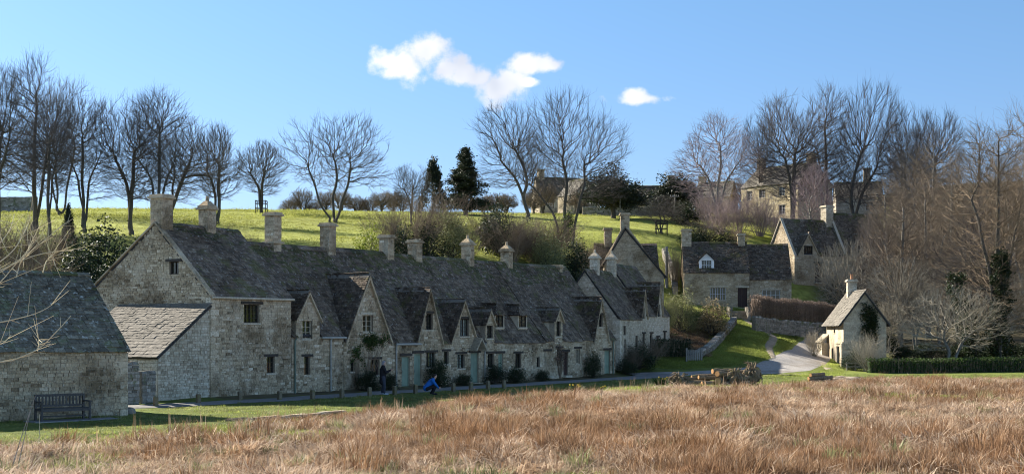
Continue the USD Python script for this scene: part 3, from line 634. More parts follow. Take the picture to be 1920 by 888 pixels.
# ------------------------------------------------------------------ the terrace
RNG = random.Random(7)
def row3(t, s=0.): p = row(t, s); return (p[0], p[1], 0.)
def tpx(px, off=0.):
    r = (px-CX)/FPX; o = FO-off*NO
    return (r*o[1]-o[0])/(U[0]-r*U[1])
def zpx(px, py):
    t = tpx(px); return CAM_H+(HY-py)/FPX*row(t, 0)[1]
# end house
e = House('end_cottage', 'tall two storey stone end cottage with a big chimneyed gable and lit lean-to roof', 'cottage', row3(0), ROW_ANG, 5.7, 3.5, 4.85, 8.25, 5.4, 4.4, 'stone cottages of the terrace', seed=11)
def wpx(h, t0, x0, x1, y0, y1, fn='window', **k):
    a0, a1 = tpx(x0)-t0, tpx(x1)-t0; xm = (x0+x1)/2
    return getattr(h, fn)(a0, a1, zpx(xm, y1), zpx(xm, y0), **k)
wpx(e, 0, 457, 486, 570, 605, lights=2, rows=4, frame='timber_dark')
wpx(e, 0, 500, 515, 668, 699, lights=1, rows=3)
e.lholes.append(sbox(2.0, 5.85, 2.6, 6.45))
w = add_window(e.t, left_fm(0), 2.0, 2.6, 5.85, 6.45, lights=1, rows=1, frame='timber_dark', lintel='wood', sill=False)
e.finish(limit=300, quoins='l', rightgable=True, ov_l=.02, ov_r=.08, moss=.6, coping=None)
v = MB()
for y0, z0, y1, z1 in ((-.12, 4.75, 3.5, 8.29), (9.0, 4.38, 3.5, 8.29)):
    P = np.array([(-.10, y0, z0), (.22, y0, z0), (.22, y1, z1), (-.10, y1, z1)]); v.hexa(np.concatenate([P, P+(0, 0, .09)]), .5)
v.build('verge', M['stone'], e.t)
g = MB(); g.path([(-.05, -.16, 4.74), (5.75, -.16, 4.74)], .06, 8); g.build('gutter', M['stone_warm'], e.t)
rg = np.random.default_rng(3)
add_chimney(e.t, .40, 3.5, 7.2, 9.65, .74, .78, rg); add_chimney(e.t, 3.5, 3.5, 7.4, 9.35, .60, .64, rg, finial=True)
# lean-to on the gable
LW, LX = 5.8, 3.3
def lean_pt(x): return 2.1+(4.4-2.1)*(x+LX)/LX
lw = MB()
side = Polygon([(-LX, -.7), (0, -.7), (0, lean_pt(0)-.05), (-LX, lean_pt(-LX)-.05)])
extrude(side, front_fm(.05), 0, .35, lw); 
fr = sbox(.404, -.7, LW, 2.05); hole = sbox(1.75, .95, 2.75, 1.95)
extrude(fr.difference(hole), left_fm(-LX), 0.004, .35, lw)
lean = lw.build('lean_to', M['mortar'], e.t)
st = stones(side, front_fm(.05), rg, tone=(.1, 1))+stones(sbox(.05, -.7, LW, 2.05).difference(hole), left_fm(-LX), rg, h=(.12, .2), w=(.2, .5), tone=(.4, 1))
emit(st, 'stone', M['stone_warm'], lean, 120, 'stone_courses')
b = MB(); slab(b, (-LX-.12, -.05, 2.02), (-LX-.12, LW+.1, 2.02), (0, LW+.1, 4.4), (0, -.05, 4.4), .09); b.build('lean_to_roof', M['roof_deck'], lean)
tl = tiles((-LX-.05, LW+.12, 2.09), (-LX-.05, -.08, 2.09), (-.03, LW+.12, 4.42), (-.03, -.08, 4.42), rg, ex=(.24, .13), w=(.18, .40), th=.035, over=.15, tone=(.05, .5))
emit(tl, 'roof_tile', M['tile_pale'], lean, 300, 'tile_courses')
add_window(lean, left_fm(-LX), 1.75, 2.75, .95, 1.95, lights=2, rows=1, frame='stone_warm', lintel=None, sill=True)
ms = MB(); mr = np.random.default_rng(5)
for k in range(60):
    x, y = -2.75+mr.normal(0, .16), 4.3+mr.normal(0, .22); z = 2.1+2.3*(x+LX)/LX+.1; s_ = mr.uniform(.04, .10)
    i = trimesh.creation.icosphere(1, s_); i.apply_scale((1, 1, .8)); i.apply_translation((x, y, z)); ms.tm(i, mr.random())
ms.build('moss_cushion', M['leaf_lime'], lean, kind='stuff')
fl = MB(); fl.hexa(np.array([(-.5, 0, 4.08), (-.5, LW, 4.08), (.01, LW, 4.45), (.01, 0, 4.45), (-.5, 0, 4.12), (-.5, LW, 4.12), (.01, LW, 4.50), (.01, 0, 4.50)])); 
# terrace cottages
cuts = [5.72, 9.9, 15.1, 20.05, 25.25, 31.0, 36.1, 41.0]
labs = ['terrace cottage next to the tall end cottage, with one small gable window', 'cottage with the largest steep gable and a climber over its door', 'cottage with two green doors side by side under a steep gable',
        'cottage with bright white windows and a pointed porch over a pale green door', 'low cottage with two small dormer windows in its roof slope', 'cottage with one narrow tall dormer and a creeper on the wall', 'last cottage of the terrace with a tall gable and a green door']
eav = [2.9, 2.6, 2.52, 2.52, 2.5, 2.55, 2.6]
H = []
for i in range(7):
    h = House('terrace_cottage', labs[i], 'cottage', row3(cuts[i]), ROW_ANG, cuts[i+1]-cuts[i]-.006, 4.0, eav[i], 7.7, 4.0, 2.8, 'stone cottages of the terrace', seed=20+i)
    H.append(h)
def loc(i, px): return tpx(px)-cuts[i]
def gab(i, px, py, x0, x1, yb, **k):
    t0, t1 = loc(i, x0), loc(i, x1); xc = loc(i, px)
    H[i].gable(xc, (t1-t0)/2, zpx(px, py), zpx(px, yb), **k)
D = 'timber_dark'
gab(0, 577, 547, 553, 598, 597)
wpx(H[0], cuts[0], 567, 585, 600, 635, lights=2, rows=3, frame='stone_warm', lintel=None)
wpx(H[0], cuts[0], 570, 581, 668, 703, lights=1, rows=3)
gab(1, 690, 516, 652, 735, 636, verge=.2)
wpx(H[1], cuts[1], 680, 699, 590, 622, lights=2, rows=3, frame='stone_warm', lintel='stone')
wpx(H[1], cuts[1], 657, 665, 674, 696, lights=1, rows=2, lintel=None)
wpx(H[1], cuts[1], 695, 711, 673, 703, lights=2, rows=3, frame='door_brown')
gab(2, 804, 541, 786, 832, 638, verge=.16)
wpx(H[2], cuts[2], 799, 811, 587, 618, lights=2, rows=4)
wpx(H[2], cuts[2], 753, 768, 667, 731, fn='door', label='left of the two green doors'); wpx(H[2], cuts[2], 776, 790, 662, 730, fn='door')
wpx(H[2], cuts[2], 799, 816, 660, 688, lights=3, rows=3, curtain=1); wpx(H[2], cuts[2], 832, 841, 658, 682, lights=1, rows=2)
gab(3, 869, 563, 851, 898, 637)
wpx(H[3], cuts[3], 862, 879, 597, 630, lights=2, rows=4, curtain=2, lintel='wood')
wpx(H[3], cuts[3], 857, 871, 663, 690, lights=2, rows=4, curtain=2)
wpx(H[3], cuts[3], 882, 897, 661, 717, fn='door')
gab(3, 918, 581, 910, 927, 606, cheek=True)
wpx(H[3], cuts[3], 913, 924, 610, 634, lights=2, rows=3, lintel=None)
# roof dormers set back in the slope
def roof_dormer(i, px, py0, py1):
    h = H[i]; xc = loc(i, px); hw = .55; y0 = .55; zb = h.eave+y0*h.slope+.1; zt = zb+.95
    yb = (zt-h.eave)/h.slope; d = MB(); fm = front_fm(y0); wz0, wz1 = zb+.12, zt-.1
    extrude(sbox(xc-hw, zb-.25, xc+hw, zt).difference(sbox(xc-hw+.08, wz0, xc+hw-.08, wz1)), fm, 0, .12, d)
    for sg in (-1, 1):
        extrude(Polygon([(y0+.12, zb), (y0+.12, zt), (yb, zt), (y0+.2, zb)]), lambda a, dd, z, sg=sg: (xc+sg*(hw-dd), a, z), 0.003, .1, d)
    p = d.build('dormer', M['render_pale'], h.t)
    ap = zt+.55; ye = (ap-h.eave)/h.slope; rf = MB(); tl = []
    for sg in (-1, 1):
        E0, E1, R1, R0 = (xc+sg*(hw+.1), y0-.12, zt-.05), (xc+sg*(hw+.1), yb, zt-.05), (xc, ye, ap), (xc, y0-.12+.3, ap)
        slab(rf, E0, E1, R1, R0, .06); tl += tiles(np.array(E0)+(0, 0, .01), np.array(E1)+(0, 0, .01), np.array(R0)+(0, 0, .01), np.array(R1)+(0, 0, .01), h.rng, ex=(.18, .13), w=(.16, .3), over=.05)
    tl += tiles((xc-hw-.1, y0-.12, zt-.05), (xc+hw+.1, y0-.12, zt-.05), (xc-.02, y0+.2, ap), (xc+.02, y0+.2, ap), h.rng, ex=(.18, .13), w=(.16, .3), over=.05)
    slab(rf, (xc-hw-.1, y0-.12, zt-.06), (xc+hw+.1, y0-.12, zt-.06), (xc+.01, y0+.2, ap-.01), (xc-.01, y0+.2, ap-.01), .05)
    q = rf.build('dormer_roof', M['roof_deck'], p); emit(tl, 'roof_tile', M['tile'], q, 0, 'tile_courses')
    add_window(p, fm, xc-hw+.08, xc+hw-.08, wz0, wz1, lights=2, rows=3, lintel=None, deep=.05)
roof_dormer(4, 951, 590, 614); roof_dormer(4, 994, 592, 616)
wpx(H[4], cuts[4], 915, 927, 662, 688, lights=2, rows=3) if loc(4, 915) > 0 else wpx(H[3], cuts[3], 914, 926, 662, 688, lights=2, rows=3)
wpx(H[4], cuts[4], 932, 943, 662, 706, fn='door', lintel='wood'); wpx(H[4], cuts[4], 966, 977, 662, 690, lights=2, rows=3)
gab(5, 1047, 579, 1040, 1055, 600, cheek=True)
wpx(H[5], cuts[5], 1043, 1051, 601, 630, lights=1, rows=4, lintel=None)
wpx(H[5], cuts[5], 1022, 1032, 658, 704, fn='door') if loc(5, 1022) > .2 else wpx(H[4], cuts[4], 1021, 1031, 658, 704, fn='door')
wpx(H[4], cuts[4], 1006, 1012, 669, 688, lights=1, rows=2, lintel=None)
wpx(H[5], cuts[5], 1044, 1052, 652, 686, lights=1, rows=3); wpx(H[5], cuts[5], 1056, 1065, 659, 703, fn='door', mat='door_brown')
gab(6, 1126, 559, 1114, 1141, 635, verge=.14)
wpx(H[6], cuts[6], 1122, 1130, 590, 613, lights=2, rows=3)
wpx(H[6], cuts[6], 1080, 1090, 653, 681, lights=2, rows=3, frame='stone_warm') if loc(6, 1080) > 0.2 else wpx(H[5], cuts[5], 1079, 1087, 653, 681, lights=2, rows=3, frame='stone_warm')
wpx(H[6], cuts[6], 1133, 1144, 656, 704, fn='door')
# porch gable over the pale green door
pz = zpx(889, 656); px_ = loc(3, 889.5)
p = MB()
for sg in (-1, 1):
    slab(p, (px_+sg*.62, -.55, pz), (px_+sg*.62, .0, pz), (px_, .0, pz+.75), (px_, -.55, pz+.75), .07)
p.box((px_-.6, -.5, pz-.02), (px_-.5, -.04, pz+.05)); p.box((px_+.5, -.5, pz-.02), (px_+.6, -.04, pz+.05))
p.build('porch', M['stone_warm'], H[3].t)
for i, h in enumerate(H):
    h.finish(leftgable=False, rightgable=(i == 6), ov_l=0., ov_r=.1 if i == 6 else 0., moss=[.9, .8, .8, .7, .9, .9, .9][i])
    if i:
        gt = MB(); gt.path([(.02, -.16, h.eave-.06), (h.L-.02, -.16, h.eave-.06)], .05, 8)
# drain pipes and gutters
def pipe(i, px, mat='pipe_green', gutter=None):
    h = H[i]; x = loc(i, px); b = MB(); b.path([(x, -.08, -.05), (x, -.08, h.eave-.2), (x, -.16, h.eave-.06)], .05, 8)
    if gutter: b.path([(loc(i, gutter[0]), -.15, h.eave-.05), (loc(i, gutter[1]), -.15, h.eave-.05)], .06, 8)
    b.build('drainpipe', M[mat], h.t)
pipe(0, 551, gutter=None); pipe(0, 618, 'pipe_pale', gutter=(600, 645)); pipe(2, 741, 'pipe_pale', gutter=(739, 785)); pipe(3, 907, 'pipe_pale'); pipe(6, 1148, 'pipe_green')
rc = np.random.default_rng(5)
for i, px, ptop, w_, kw in ((0, 512, 399, .92, dict(shoulder=True)), (1, 615, 419, .95, {}), (2, 725, 441, .95, {}), (3, 778, 450, .98, {}), (4, 877, 455, .85, dict(finial=True)), (5, 950, 467, .85, dict(finial=True)), (6, 1045, 497, .6, {})):
    t = tpx(px, 4.0); k = [j for j in range(7) if cuts[j] <= t < cuts[j+1]][0]
    ztop = CAM_H+(HY-ptop)/FPX*row(t, -4.)[1]
    add_chimney(H[k].t, t-cuts[k], 4.0, 6.9, ztop, w_*.68, .66, rc, **kw)

# ------------------------------------------------------------------ barn on the left
BANG = math.radians(40)
bu = np.array([math.cos(BANG), math.sin(BANG)]); bo = np.array([-14.62, 54.0])-bu*9.0
barn = House('barn', 'low stone barn with a slate roof behind the wooden bench', 'barn', (bo[0], bo[1], 0), BANG, 9.0, 3.75, 2.45, 5.42, seed=41, group=None, tile='tile_barn')
barn.sag = sagger(.022, 9)
barn.finish(limit=300, quoins='r', tile_limit=300, leftgable=True, rightgable=True, moss=.25, ov_l=.1, ov_r=.12, tone=(0, .75), ttone=(.1, .52))

# ------------------------------------------------------------------ houses beyond
B = House('corner_cottage', 'stone cottage at the far end of the terrace, pale gable facing the field', 'cottage', (7.72, 102.0, .1), math.radians(70), 7.4, 2.6, 3.95, 7.5, 3.6, 2.6, seed=51, stone='stone_warm')
B.gable(6.75, .85, 6.25, 4.25, verge=.14); B.window(1.2, 1.75, 1.5, 2.5, lights=1, rows=3, lintel=None); B.window(4.3, 5.0, 1.7, 2.8, lights=2, rows=3, lintel=None); B.window(6.4, 7.1, 1.8, 2.9, lights=2, rows=3); B.window(6.4, 7.05, 4.0, 4.9, lights=2, rows=3, lintel=None); B.window(1.0, 1.7, .1+2.7, 3.5, lights=2, rows=2, lintel=None)
B.finish(quoins='l', leftgable=True, rightgable=False, moss=.8, ov_l=.12, ov_r=0, tone=(.1, .8))
add_chimney(B.t, 2.5, 2.6, 6.6, 8.6, .62, .62, rc, finial=True, mat='stone_warm'); add_chimney(B.t, 7.0, 2.6, 6.9, 8.75, .62, .62, rc, finial=True, mat='stone_warm')
b0 = np.array([7.72, 102.0])+7.41*np.array([math.cos(math.radians(70)), math.sin(math.radians(70))])
B2 = House('gabled_cottage', 'cottage adjoining the corner cottage with two steep front gables', 'cottage', (b0[0], b0[1], .7), math.radians(70), 7.6, 2.8, 3.7, 7.6, 3.4, 3.0, seed=52, stone='stone_warm')
B2.gable(4.1, 1.0, 6.2, 3.9, verge=.14); B2.window(3.7, 4.5, 3.6, 4.6, lights=2, rows=3, lintel=None); B2.window(1.2, 2.0, 1.2, 2.3, lights=2, rows=3); B2.door(3.3, 4.1, .1, 2.0, mat='door_brown'); B2.window(5.6, 6.4, 1.3, 2.4, lights=2, rows=3)
B2.finish(leftgable=True, rightgable=True, moss=.6, ov_l=.05, ov_r=.1, tone=(.35, 1)); 
# house with the big gable
C = House('gable_house', 'tall stone house whose broad gable carries an ivy topped chimney', 'house', (7.6, 128.2, 4.2), 0.0, 5.6, 2.4, 4.4, 6.9, seed=61)
C.finish(leftgable=True, rightgable=True, moss=.3, tone=(.2, .9))
cg = MB(); gx0, gx1, gap_x = 8.2-7.6, 13.35-7.6, 9.95-7.6
gp = Polygon([(gx0, -.7), (gx1, -.7), (gx1, 3.9), (gap_x+.35, 7.95), (gap_x-.35, 7.95), (gx0, 5.0)])
hole = unary_union([])
extrude(gp, front_fm(-3.2), 0, .35, cg); 
extrude(Polygon([(-2.85, -.7), (2.2, -.7), (2.2, 3.8), (-2.85, 3.8)]), right_fm(gx1), 0.003, .35, cg); extrude(Polygon([(-2.85, -.7), (2.2, -.7), (2.2, 4.9), (-2.85, 4.9)]), left_fm(gx0), .003, .35, cg)
cgp = cg.build('gable_wall', M['mortar'], C.t); emit(stones(gp, front_fm(-3.2), rc, h=(.1, .18), w=(.2, .45), tone=(.2, .85)), 'stone', M['stone'], cgp, 0, 'stone_courses')
rf = MB(); slab(rf, (gx1+.15, -3.3, 3.75), (gx1+.15, 2.3, 3.75), (gap_x, 2.3, 8.0), (gap_x, -3.3, 8.0), .1); slab(rf, (gx0-.15, -3.3, 4.85), (gx0-.15, 2.3, 4.85), (gap_x, 2.3, 8.0), (gap_x, -3.3, 8.0), .1); rfp = rf.build('gable_roof', M['roof_deck'], C.t)
emit(tiles((gx1+.15, -3.35, 3.78), (gx1+.15, 2.3, 3.78), (gap_x, -3.35, 8.03), (gap_x, 2.3, 8.03), rc)+tiles((gx0-.15, -3.35, 4.88), (gx0-.15, 2.3, 4.88), (gap_x, -3.35, 8.03), (gap_x, 2.3, 8.03), rc), 'roof_tile', M['tile'], rfp, 0, 'tile_courses')
add_chimney(C.t, gap_x, -2.75, 7.0, 9.35, .8, .8, rc); add_chimney(C.t, 1.2, 2.4, 6.4, 8.4, .7, .7, rc)
# cottage behind the hedge
Dh = House('hedge_cottage', 'long low cottage with one white dormer and a brown door above the clipped hedge', 'cottage', (16.6, 137.0, 5.4), math.radians(-4), 6.2, 3.0, 3.4, 6.45, seed=71)
Dh.window(2.45, 3.95, .75, 2.0, lights=3, rows=2, frame='paint_white', lintel='stone'); Dh.door(5.1, 6.0, .02, 1.95, mat='door_brown', lintel='stone')
h = Dh; xc, hw, y0 = 2.15, .72, .35; zb, zt, ap = 3.85, 5.0, 5.35
d = MB(); pp = Polygon([(xc-hw, zb-.5), (xc+hw, zb-.5), (xc+hw, zt-.35), (xc, ap), (xc-hw, zt-.35)]); wz = (xc-.5, xc+.5, zb-.12, zb+.78)
extrude(pp.difference(sbox(wz[0], wz[2], wz[1], wz[3])), front_fm(y0), 0, .12, d)
for sg in (-1, 1): extrude(Polygon([(y0+.12, zb-.2), (y0+.12, zt-.38), (y0+1.0, zt-.38)]), lambda a, dd, z, sg=sg: (xc+sg*(hw-dd), a, z), .003, .1, d)
dp = d.build('dormer', M['paint_white'], h.t); rf = MB(); tl = []
for sg in (-1, 1):
    E0, E1, R1, R0 = (xc+sg*(hw+.1), y0-.12, zt-.42), (xc+sg*(hw+.1), 1.4, zt-.42), (xc, 2.0, ap+.02), (xc, y0-.12, ap+.02); slab(rf, E0, E1, R1, R0, .06)
    tl += tiles(np.array(E0)+(0, 0, .01), np.array(E1)+(0, 0, .01), np.array(R0)+(0, 0, .01), np.array(R1)+(0, 0, .01), rc, ex=(.18, .13), w=(.16, .3), over=.03)
q = rf.build('dormer_roof', M['roof_deck'], dp); emit(tl, 'roof_tile', M['tile'], q, 0, 'tile_courses'); add_window(dp, front_fm(y0), *wz, lights=2, rows=2, frame='paint_white', lintel=None, deep=.05)
Dh.finish(moss=.2, tone=(.2, .9), ov_l=.1, ov_r=.05, rightgable=True)
add_chimney(Dh.t, .35, 3.0, 5.8, 7.75, .95, 1.0, rc); add_chimney(Dh.t, 5.7, 3.0, 5.9, 7.3, .7, .8, rc)
Dx = House('low_wing', 'lower right wing of the hedge cottage with a white four light window', 'cottage', (16.6+6.22*math.cos(math.radians(-4)), 137.0+6.22*math.sin(math.radians(-4)), 5.4), math.radians(-4), 3.95, 3.1, 2.72, 6.2, seed=72)
Dx.window(1.2, 2.9, .75, 1.75, lights=4, rows=2, frame='paint_white', lintel='stone'); Dx.finish(quoins='r', leftgable=False, moss=.15, tone=(.3, 1), ov_l=0, ov_r=.1)
# manor-like house on the right
Eh = House('manor_cottage', 'stone house with parapeted gablets and a sunlit left gable above the low wing', 'house', (29.4, 148.0, 8.4), math.radians(25), 6.4, 2.4, 2.7, 6.55, seed=81)
Eh.gable(1.75, 1.25, 4.95, 2.9, verge=.16); Eh.window(1.2, 2.3, 2.75, 3.7, lights=2, rows=2, lintel='stone'); Eh.door(2.6, 3.5, -.1, 1.9, mat='door_brown')
Eh.finish(quoins='l', moss=.5, tone=(.3, 1), coping=['l'], rightgable=False, ov_r=0)
add_chimney(Eh.t, 6.0, 2.4, 5.9, 8.2, .95, .95, rc, mat='stone_warm')
e0 = np.array([29.4, 148.0])+6.42*np.array([math.cos(math.radians(25)), math.sin(math.radians(25))])
E2 = House('manor_wing', 'right half of the gabled stone house partly hidden by a pale bare tree', 'house', (e0[0], e0[1], 8.6), math.radians(25), 6.6, 2.6, 2.9, 7.2, seed=82)
E2.gable(2.2, 1.2, 5.0, 3.0, verge=.16); E2.window(1.7, 2.7, 2.8, 3.7, lights=2, rows=2, lintel='stone'); E2.finish(moss=.5, tone=(.3, 1), coping=['l'])
# lodge
Fh = House('lodge', 'small two storey lodge beside the lane, sunlit left wall and ivy on its gable', 'cottage', (26.1, 112.0, .2), math.radians(-2), 3.35, 7.0, 3.0, 3.0, seed=91)
Fh.t  # the lodge's ridge runs away from the gable: built by hand below
fw = MB(); gp = Polygon([(0, -.7), (3.35, -.7), (3.35, 3.85), (1.65, 6.0), (0, 3.85)])
extrude(gp, front_fm(), 0, .3, fw); gw = fw.build('gable_wall', M['render_pale'], Fh.t)
emit(stones(gp, front_fm(), rc, h=(.14, .22), w=(.25, .55), proud=.010, gap=.006, tone=(0, .5)), 'stone', M['stone_warm'], gw, 0, 'stone_courses')
lh = unary_union([sbox(3.4, 2.85, 4.0, 3.7), sbox(1.7, .1, 2.4, 1.75), sbox(4.2, .6, 5.0, 1.6)])
for nm, fm, holes in (('side_wall', left_fm(0), lh), ('side_wall', right_fm(3.35), None)):
    w_ = MB(); pp = sbox(.304, -.7, 6.8, 3.83); pp = pp.difference(holes) if holes else pp; extrude(pp, fm, 0, .3, w_); w_.build(nm, M['render_pale'], Fh.t)
w_ = MB(); extrude(gp, lambda a, d, z: (a, 6.8+d, z), 0, .3, w_); w_.build('back_wall', M['render_pale'], Fh.t)
add_window(Fh.t, left_fm(0), 3.4, 4.0, 2.85, 3.7, lights=1, rows=2, lintel=None); add_door(Fh.t, left_fm(0), 1.7, 2.4, .1, 1.75, mat='door_brown', lintel=None); add_window(Fh.t, left_fm(0), 4.2, 5.0, .6, 1.6, lights=2, rows=2, lintel=None)
rf = MB(); tl = []
for sg in (-1, 1):
    xx = 1.65+sg*2.0; zb = 3.85-.35*(2.15/1.68)
    slab(rf, (xx, -.18, zb), (xx, 7.2, zb), (1.65, 7.2, 6.08), (1.65, -.18, 6.08), .09)
    tl += tiles((xx, -.2, zb+.02), (xx, 7.25, zb+.02), (1.65, -.2, 6.1), (1.65, 7.25, 6.1), rc, ex=(.22, .14), w=(.2, .4), over=.06, tone=(.0, .46))
q = rf.build('roof', M['roof_deck'], Fh.t); emit(tl, 'roof_tile', M['tile_pale'], q, 0, 'tile_courses')
add_chimney(Fh.t, 1.65, 5.0, 5.6, 7.2, .75, .75, rc, pots=1, mat='stone_warm')
pr = MB(); pr.box((-.16, .02, -.6), (-.004, .40, 2.0)); pr.build('buttress', M['render_pale'], Fh.t); pr = MB(); pr.box((-.10, .02, 2.0), (-.004, 3.2, 2.14)); pr.build('jetty', M['render_pale'], Fh.t)
sh = MB(); sh.box((-.55, 6.2, -.5), (-.004, 8.6, 2.0)); slab(sh, (-.7, 6.1, 2.05), (-.7, 8.8, 2.05), (0, 8.8, 2.75), (0, 6.1, 2.75), .1); sh.build('lean_to', M['stone_warm'], Fh.t)
# upper houses
Gh = thing('yellow_house', 'yellow stone two storey house high on the right behind bare trees', 'house', (36.2-.6*9.9, 180+.8*9.9, 17.2), math.atan2(-.8, .6))
gh = House.__new__(House); 
def simple_house(name, label, px, Y, py_base, ang, L, D, hw, hr, stone, wins=(), door=None, chim=(), moss=.2, tile='tile', seed=1, tone=(.2, 1)):
    x = (px-CX)/FPX*Y; z = CAM_H+(HY-py_base)/FPX*Y
    h = House(name, label, 'house', (x, Y, z), ang, L, D/2, hw, hr, seed=seed, stone=stone, tile=tile, base=-3.)
    for w in wins: h.window(*w[:4], lights=w[4], rows=3, frame='paint_white', lintel='stone')
    h.finish(moss=moss, tone=tone, h=(.16, .26), w=(.25, .6))
    for c in chim: add_chimney(h.t, c[0], D/2, hr-.8, hr+c[1], .9, .9, rc, pots=c[2] if len(c) > 2 else 0)
    return h
stage.RemovePrim(Gh.GetPath())
simple_house('yellow_house', 'yellow stone two storey house high on the right behind bare trees', 1390, 187.9, 408, math.atan2(-.8, .6), 9.9, 6.4, 3.9, 6.6, 'stone_yellow',
             wins=((6.6, 7.7, 2.3, 3.5, 2), (6.6, 7.7, .0, 1.2, 2), (3.2, 4.3, 2.3, 3.5, 2), (1.0, 2.0, 2.2, 3.4, 2)), chim=((.6, 1.3), (9.2, 1.2)), tile='tile_pale', seed=101)
simple_house('hilltop_house', 'stone house on the hill behind the ivy footed tree, lit gable', 1012, 205, 402, math.radians(12), 6.6, 5.6, 2.7, 5.6, 'stone_warm', wins=((1.2, 2.2, .9, 2.0, 2), (4.2, 5.2, .9, 2.0, 2)), chim=((.8, 1.2),), seed=102, tone=(0, .6))
simple_house('hilltop_annexe', 'pale gabled annexe in front of the hilltop house', 1046, 198, 404, math.radians(-62), 4.6, 3.8, 2.6, 4.8, 'stone_warm', seed=103, tile='tile_pale', tone=(0, .5))
simple_house('distant_cottage', 'low cottage with a pale roof and gable between the dark yew and the birch', 1302, 196, 398, math.radians(-25), 5.0, 4.2, 2.0, 4.2, 'stone', chim=((.5, .9),), tile='tile_pale', seed=104, wins=((2.4, 3.3, .8, 1.7, 2),))
simple_house('distant_barn', 'dark roofed range behind the two evergreens', 1188, 202, 402, math.radians(3), 6.5, 5.0, 2.2, 4.3, 'stone', chim=((5.8, 1.5),), seed=105)
simple_house('roadside_house', 'pale house behind the tallest trees with a chimney', 1568, 188, 405, math.radians(-8), 6.0, 4.6, 2.4, 4.6, 'stone_warm', chim=((4.2, 1.9),), tile='tile_pale', seed=106, wins=((3.8, 4.7, .7, 1.8, 2),))
# ------------------------------------------------------------------ bare trees
def unit(v): return v/np.maximum(np.linalg.norm(v, axis=-1, keepdims=True), 1e-9)
def polyl(P0, D, L, R, segs, wander, trop, rng, tip=.3, droop=0.):
    N = len(P0); pts = [P0]; rad = [R]; d = unit(D)
    for k in range(segs):
        d = unit(d+rng.normal(0, wander, (N, 3))+np.array([0, 0, trop])-np.array([0, 0, droop*k/segs]))
        pts.append(pts[-1]+d*(L/segs)[:, None]); rad.append(R*(1-(1-tip)*(k+1)/segs))
    return np.stack(pts, 1), np.stack(rad, 1)
def kids(pts, rad, L, m, u0, rng, ang, asd, lr, rr, u1=1.0):
    N, K = pts.shape[:2]
    u = np.clip(np.linspace(u0, u1, m)[None]+rng.uniform(-.5, .5, (N, m))*(u1-u0)/m, .02, .999)
    x = u*(K-1); i = np.minimum(x.astype(int), K-2); f = (x-i)[..., None]; r = np.arange(N)[:, None]
    p = pts[r, i]*(1-f)+pts[r, i+1]*f; d = unit(pts[r, i+1]-pts[r, i]); rb = rad[r, i]*(1-f[..., 0])+rad[r, i+1]*f[..., 0]
    q = rng.normal(0, 1, (N, m, 3)); q = unit(q-(q*d).sum(-1, keepdims=True)*d)
    a = np.radians(rng.normal(ang, asd, (N, m)))[..., None]
    D = np.cos(a)*d+np.sin(a)*q
    Lk = L[:, None]*lr*(1.08-.34*u)*rng.uniform(.65, 1.25, (N, m))
    return p.reshape(-1, 3), D.reshape(-1, 3), Lk.ravel(), (rb*rr).ravel()
def tubes_of(mb, pts, rad, sides, rng, lo=0., hi=1.):
    N, K = pts.shape[:2]; r = np.repeat(rng.uniform(lo, hi, N), K-1)
    mb.tubes(pts[:, :-1].reshape(-1, 3), pts[:, 1:].reshape(-1, 3), rad[:, :-1].ravel(), rad[:, 1:].ravel(), sides, r)
def build_tree(parent, seed, stems, levels, bark='bark', twig='twig', rmin=.011, h=None, w=None):
    """stems: [(base, dir, length, radius, wander, trop)]; levels: dicts from the limbs out. Scaled to height h and width w."""
    rng = np.random.default_rng(seed); segsets = []
    T = [polyl(np.array([b], float), np.array([d], float), np.array([l], float), np.array([r], float), 9, wa, tr, rng, tip=.28) for b, d, l, r, wa, tr in stems]
    limbs = []; fine = []
    cur = [(t[0], t[1], np.array([s[2]])) for t, s in zip(T, stems)]
    for li, lv in enumerate(levels):
        nxt = []
        for pts, rad, L in cur:
            p, d, l, r = kids(pts, rad, L, lv['n'], lv.get('u0', .3), rng, lv.get('ang', 38), lv.get('asd', 9), lv['lr'], lv.get('rr', .6), lv.get('u1', 1.))
            P, R = polyl(p, d, l, np.maximum(r, rmin), lv.get('segs', 3), lv.get('wa', .12), lv.get('tr', .12), rng, tip=lv.get('tip', .4), droop=lv.get('droop', 0.))
            R = np.maximum(R, rmin*.8)
            nxt.append((P, R, l))
        (limbs if li == 0 else fine).append(nxt) if False else None
        if li == 0: limbs = nxt
        else: fine += [(li, x) for x in nxt]
        cur = nxt
    allp = np.concatenate([x[0].reshape(-1, 3) for x in limbs]+[x[1][0].reshape(-1, 3) for x in fine])
    lo, hi = np.percentile(allp, .5, axis=0), np.percentile(allp, 99.7, axis=0)
    sz = (h/hi[2]) if h else 1.; sx = (w/max(hi[0]-lo[0], .1)) if w else sz
    def S(P): P = P.copy(); P[..., 0] *= sx; P[..., 1] *= sx; P[..., 2] *= sz; return P
    for (pts, rad), st_ in zip(T, stems):
        b = MB(); P = S(pts)[0]; R_ = rad[0].copy(); R_[0] *= 1.5; R_[1] *= 1.1; P0 = P[0].copy(); P0[2] -= .5; b.path(np.vstack([P0, P]), np.concatenate([[R_[0]*1.1], R_]), 7); b.build('trunk', M[bark], parent, smooth=True)
    for P, R, l in limbs:
        for k in range(len(P)):
            b = MB(); b.path(S(P[k]), R[k], 5); b.build('limb', M[bark], parent, smooth=True)
    b = MB()
    for li, (P, R, l) in fine: tubes_of(b, S(P), R, 4 if li == 1 else 3, rng)
    if b.v: b.build('twigs', M[twig], parent, kind='stuff')
    return parent
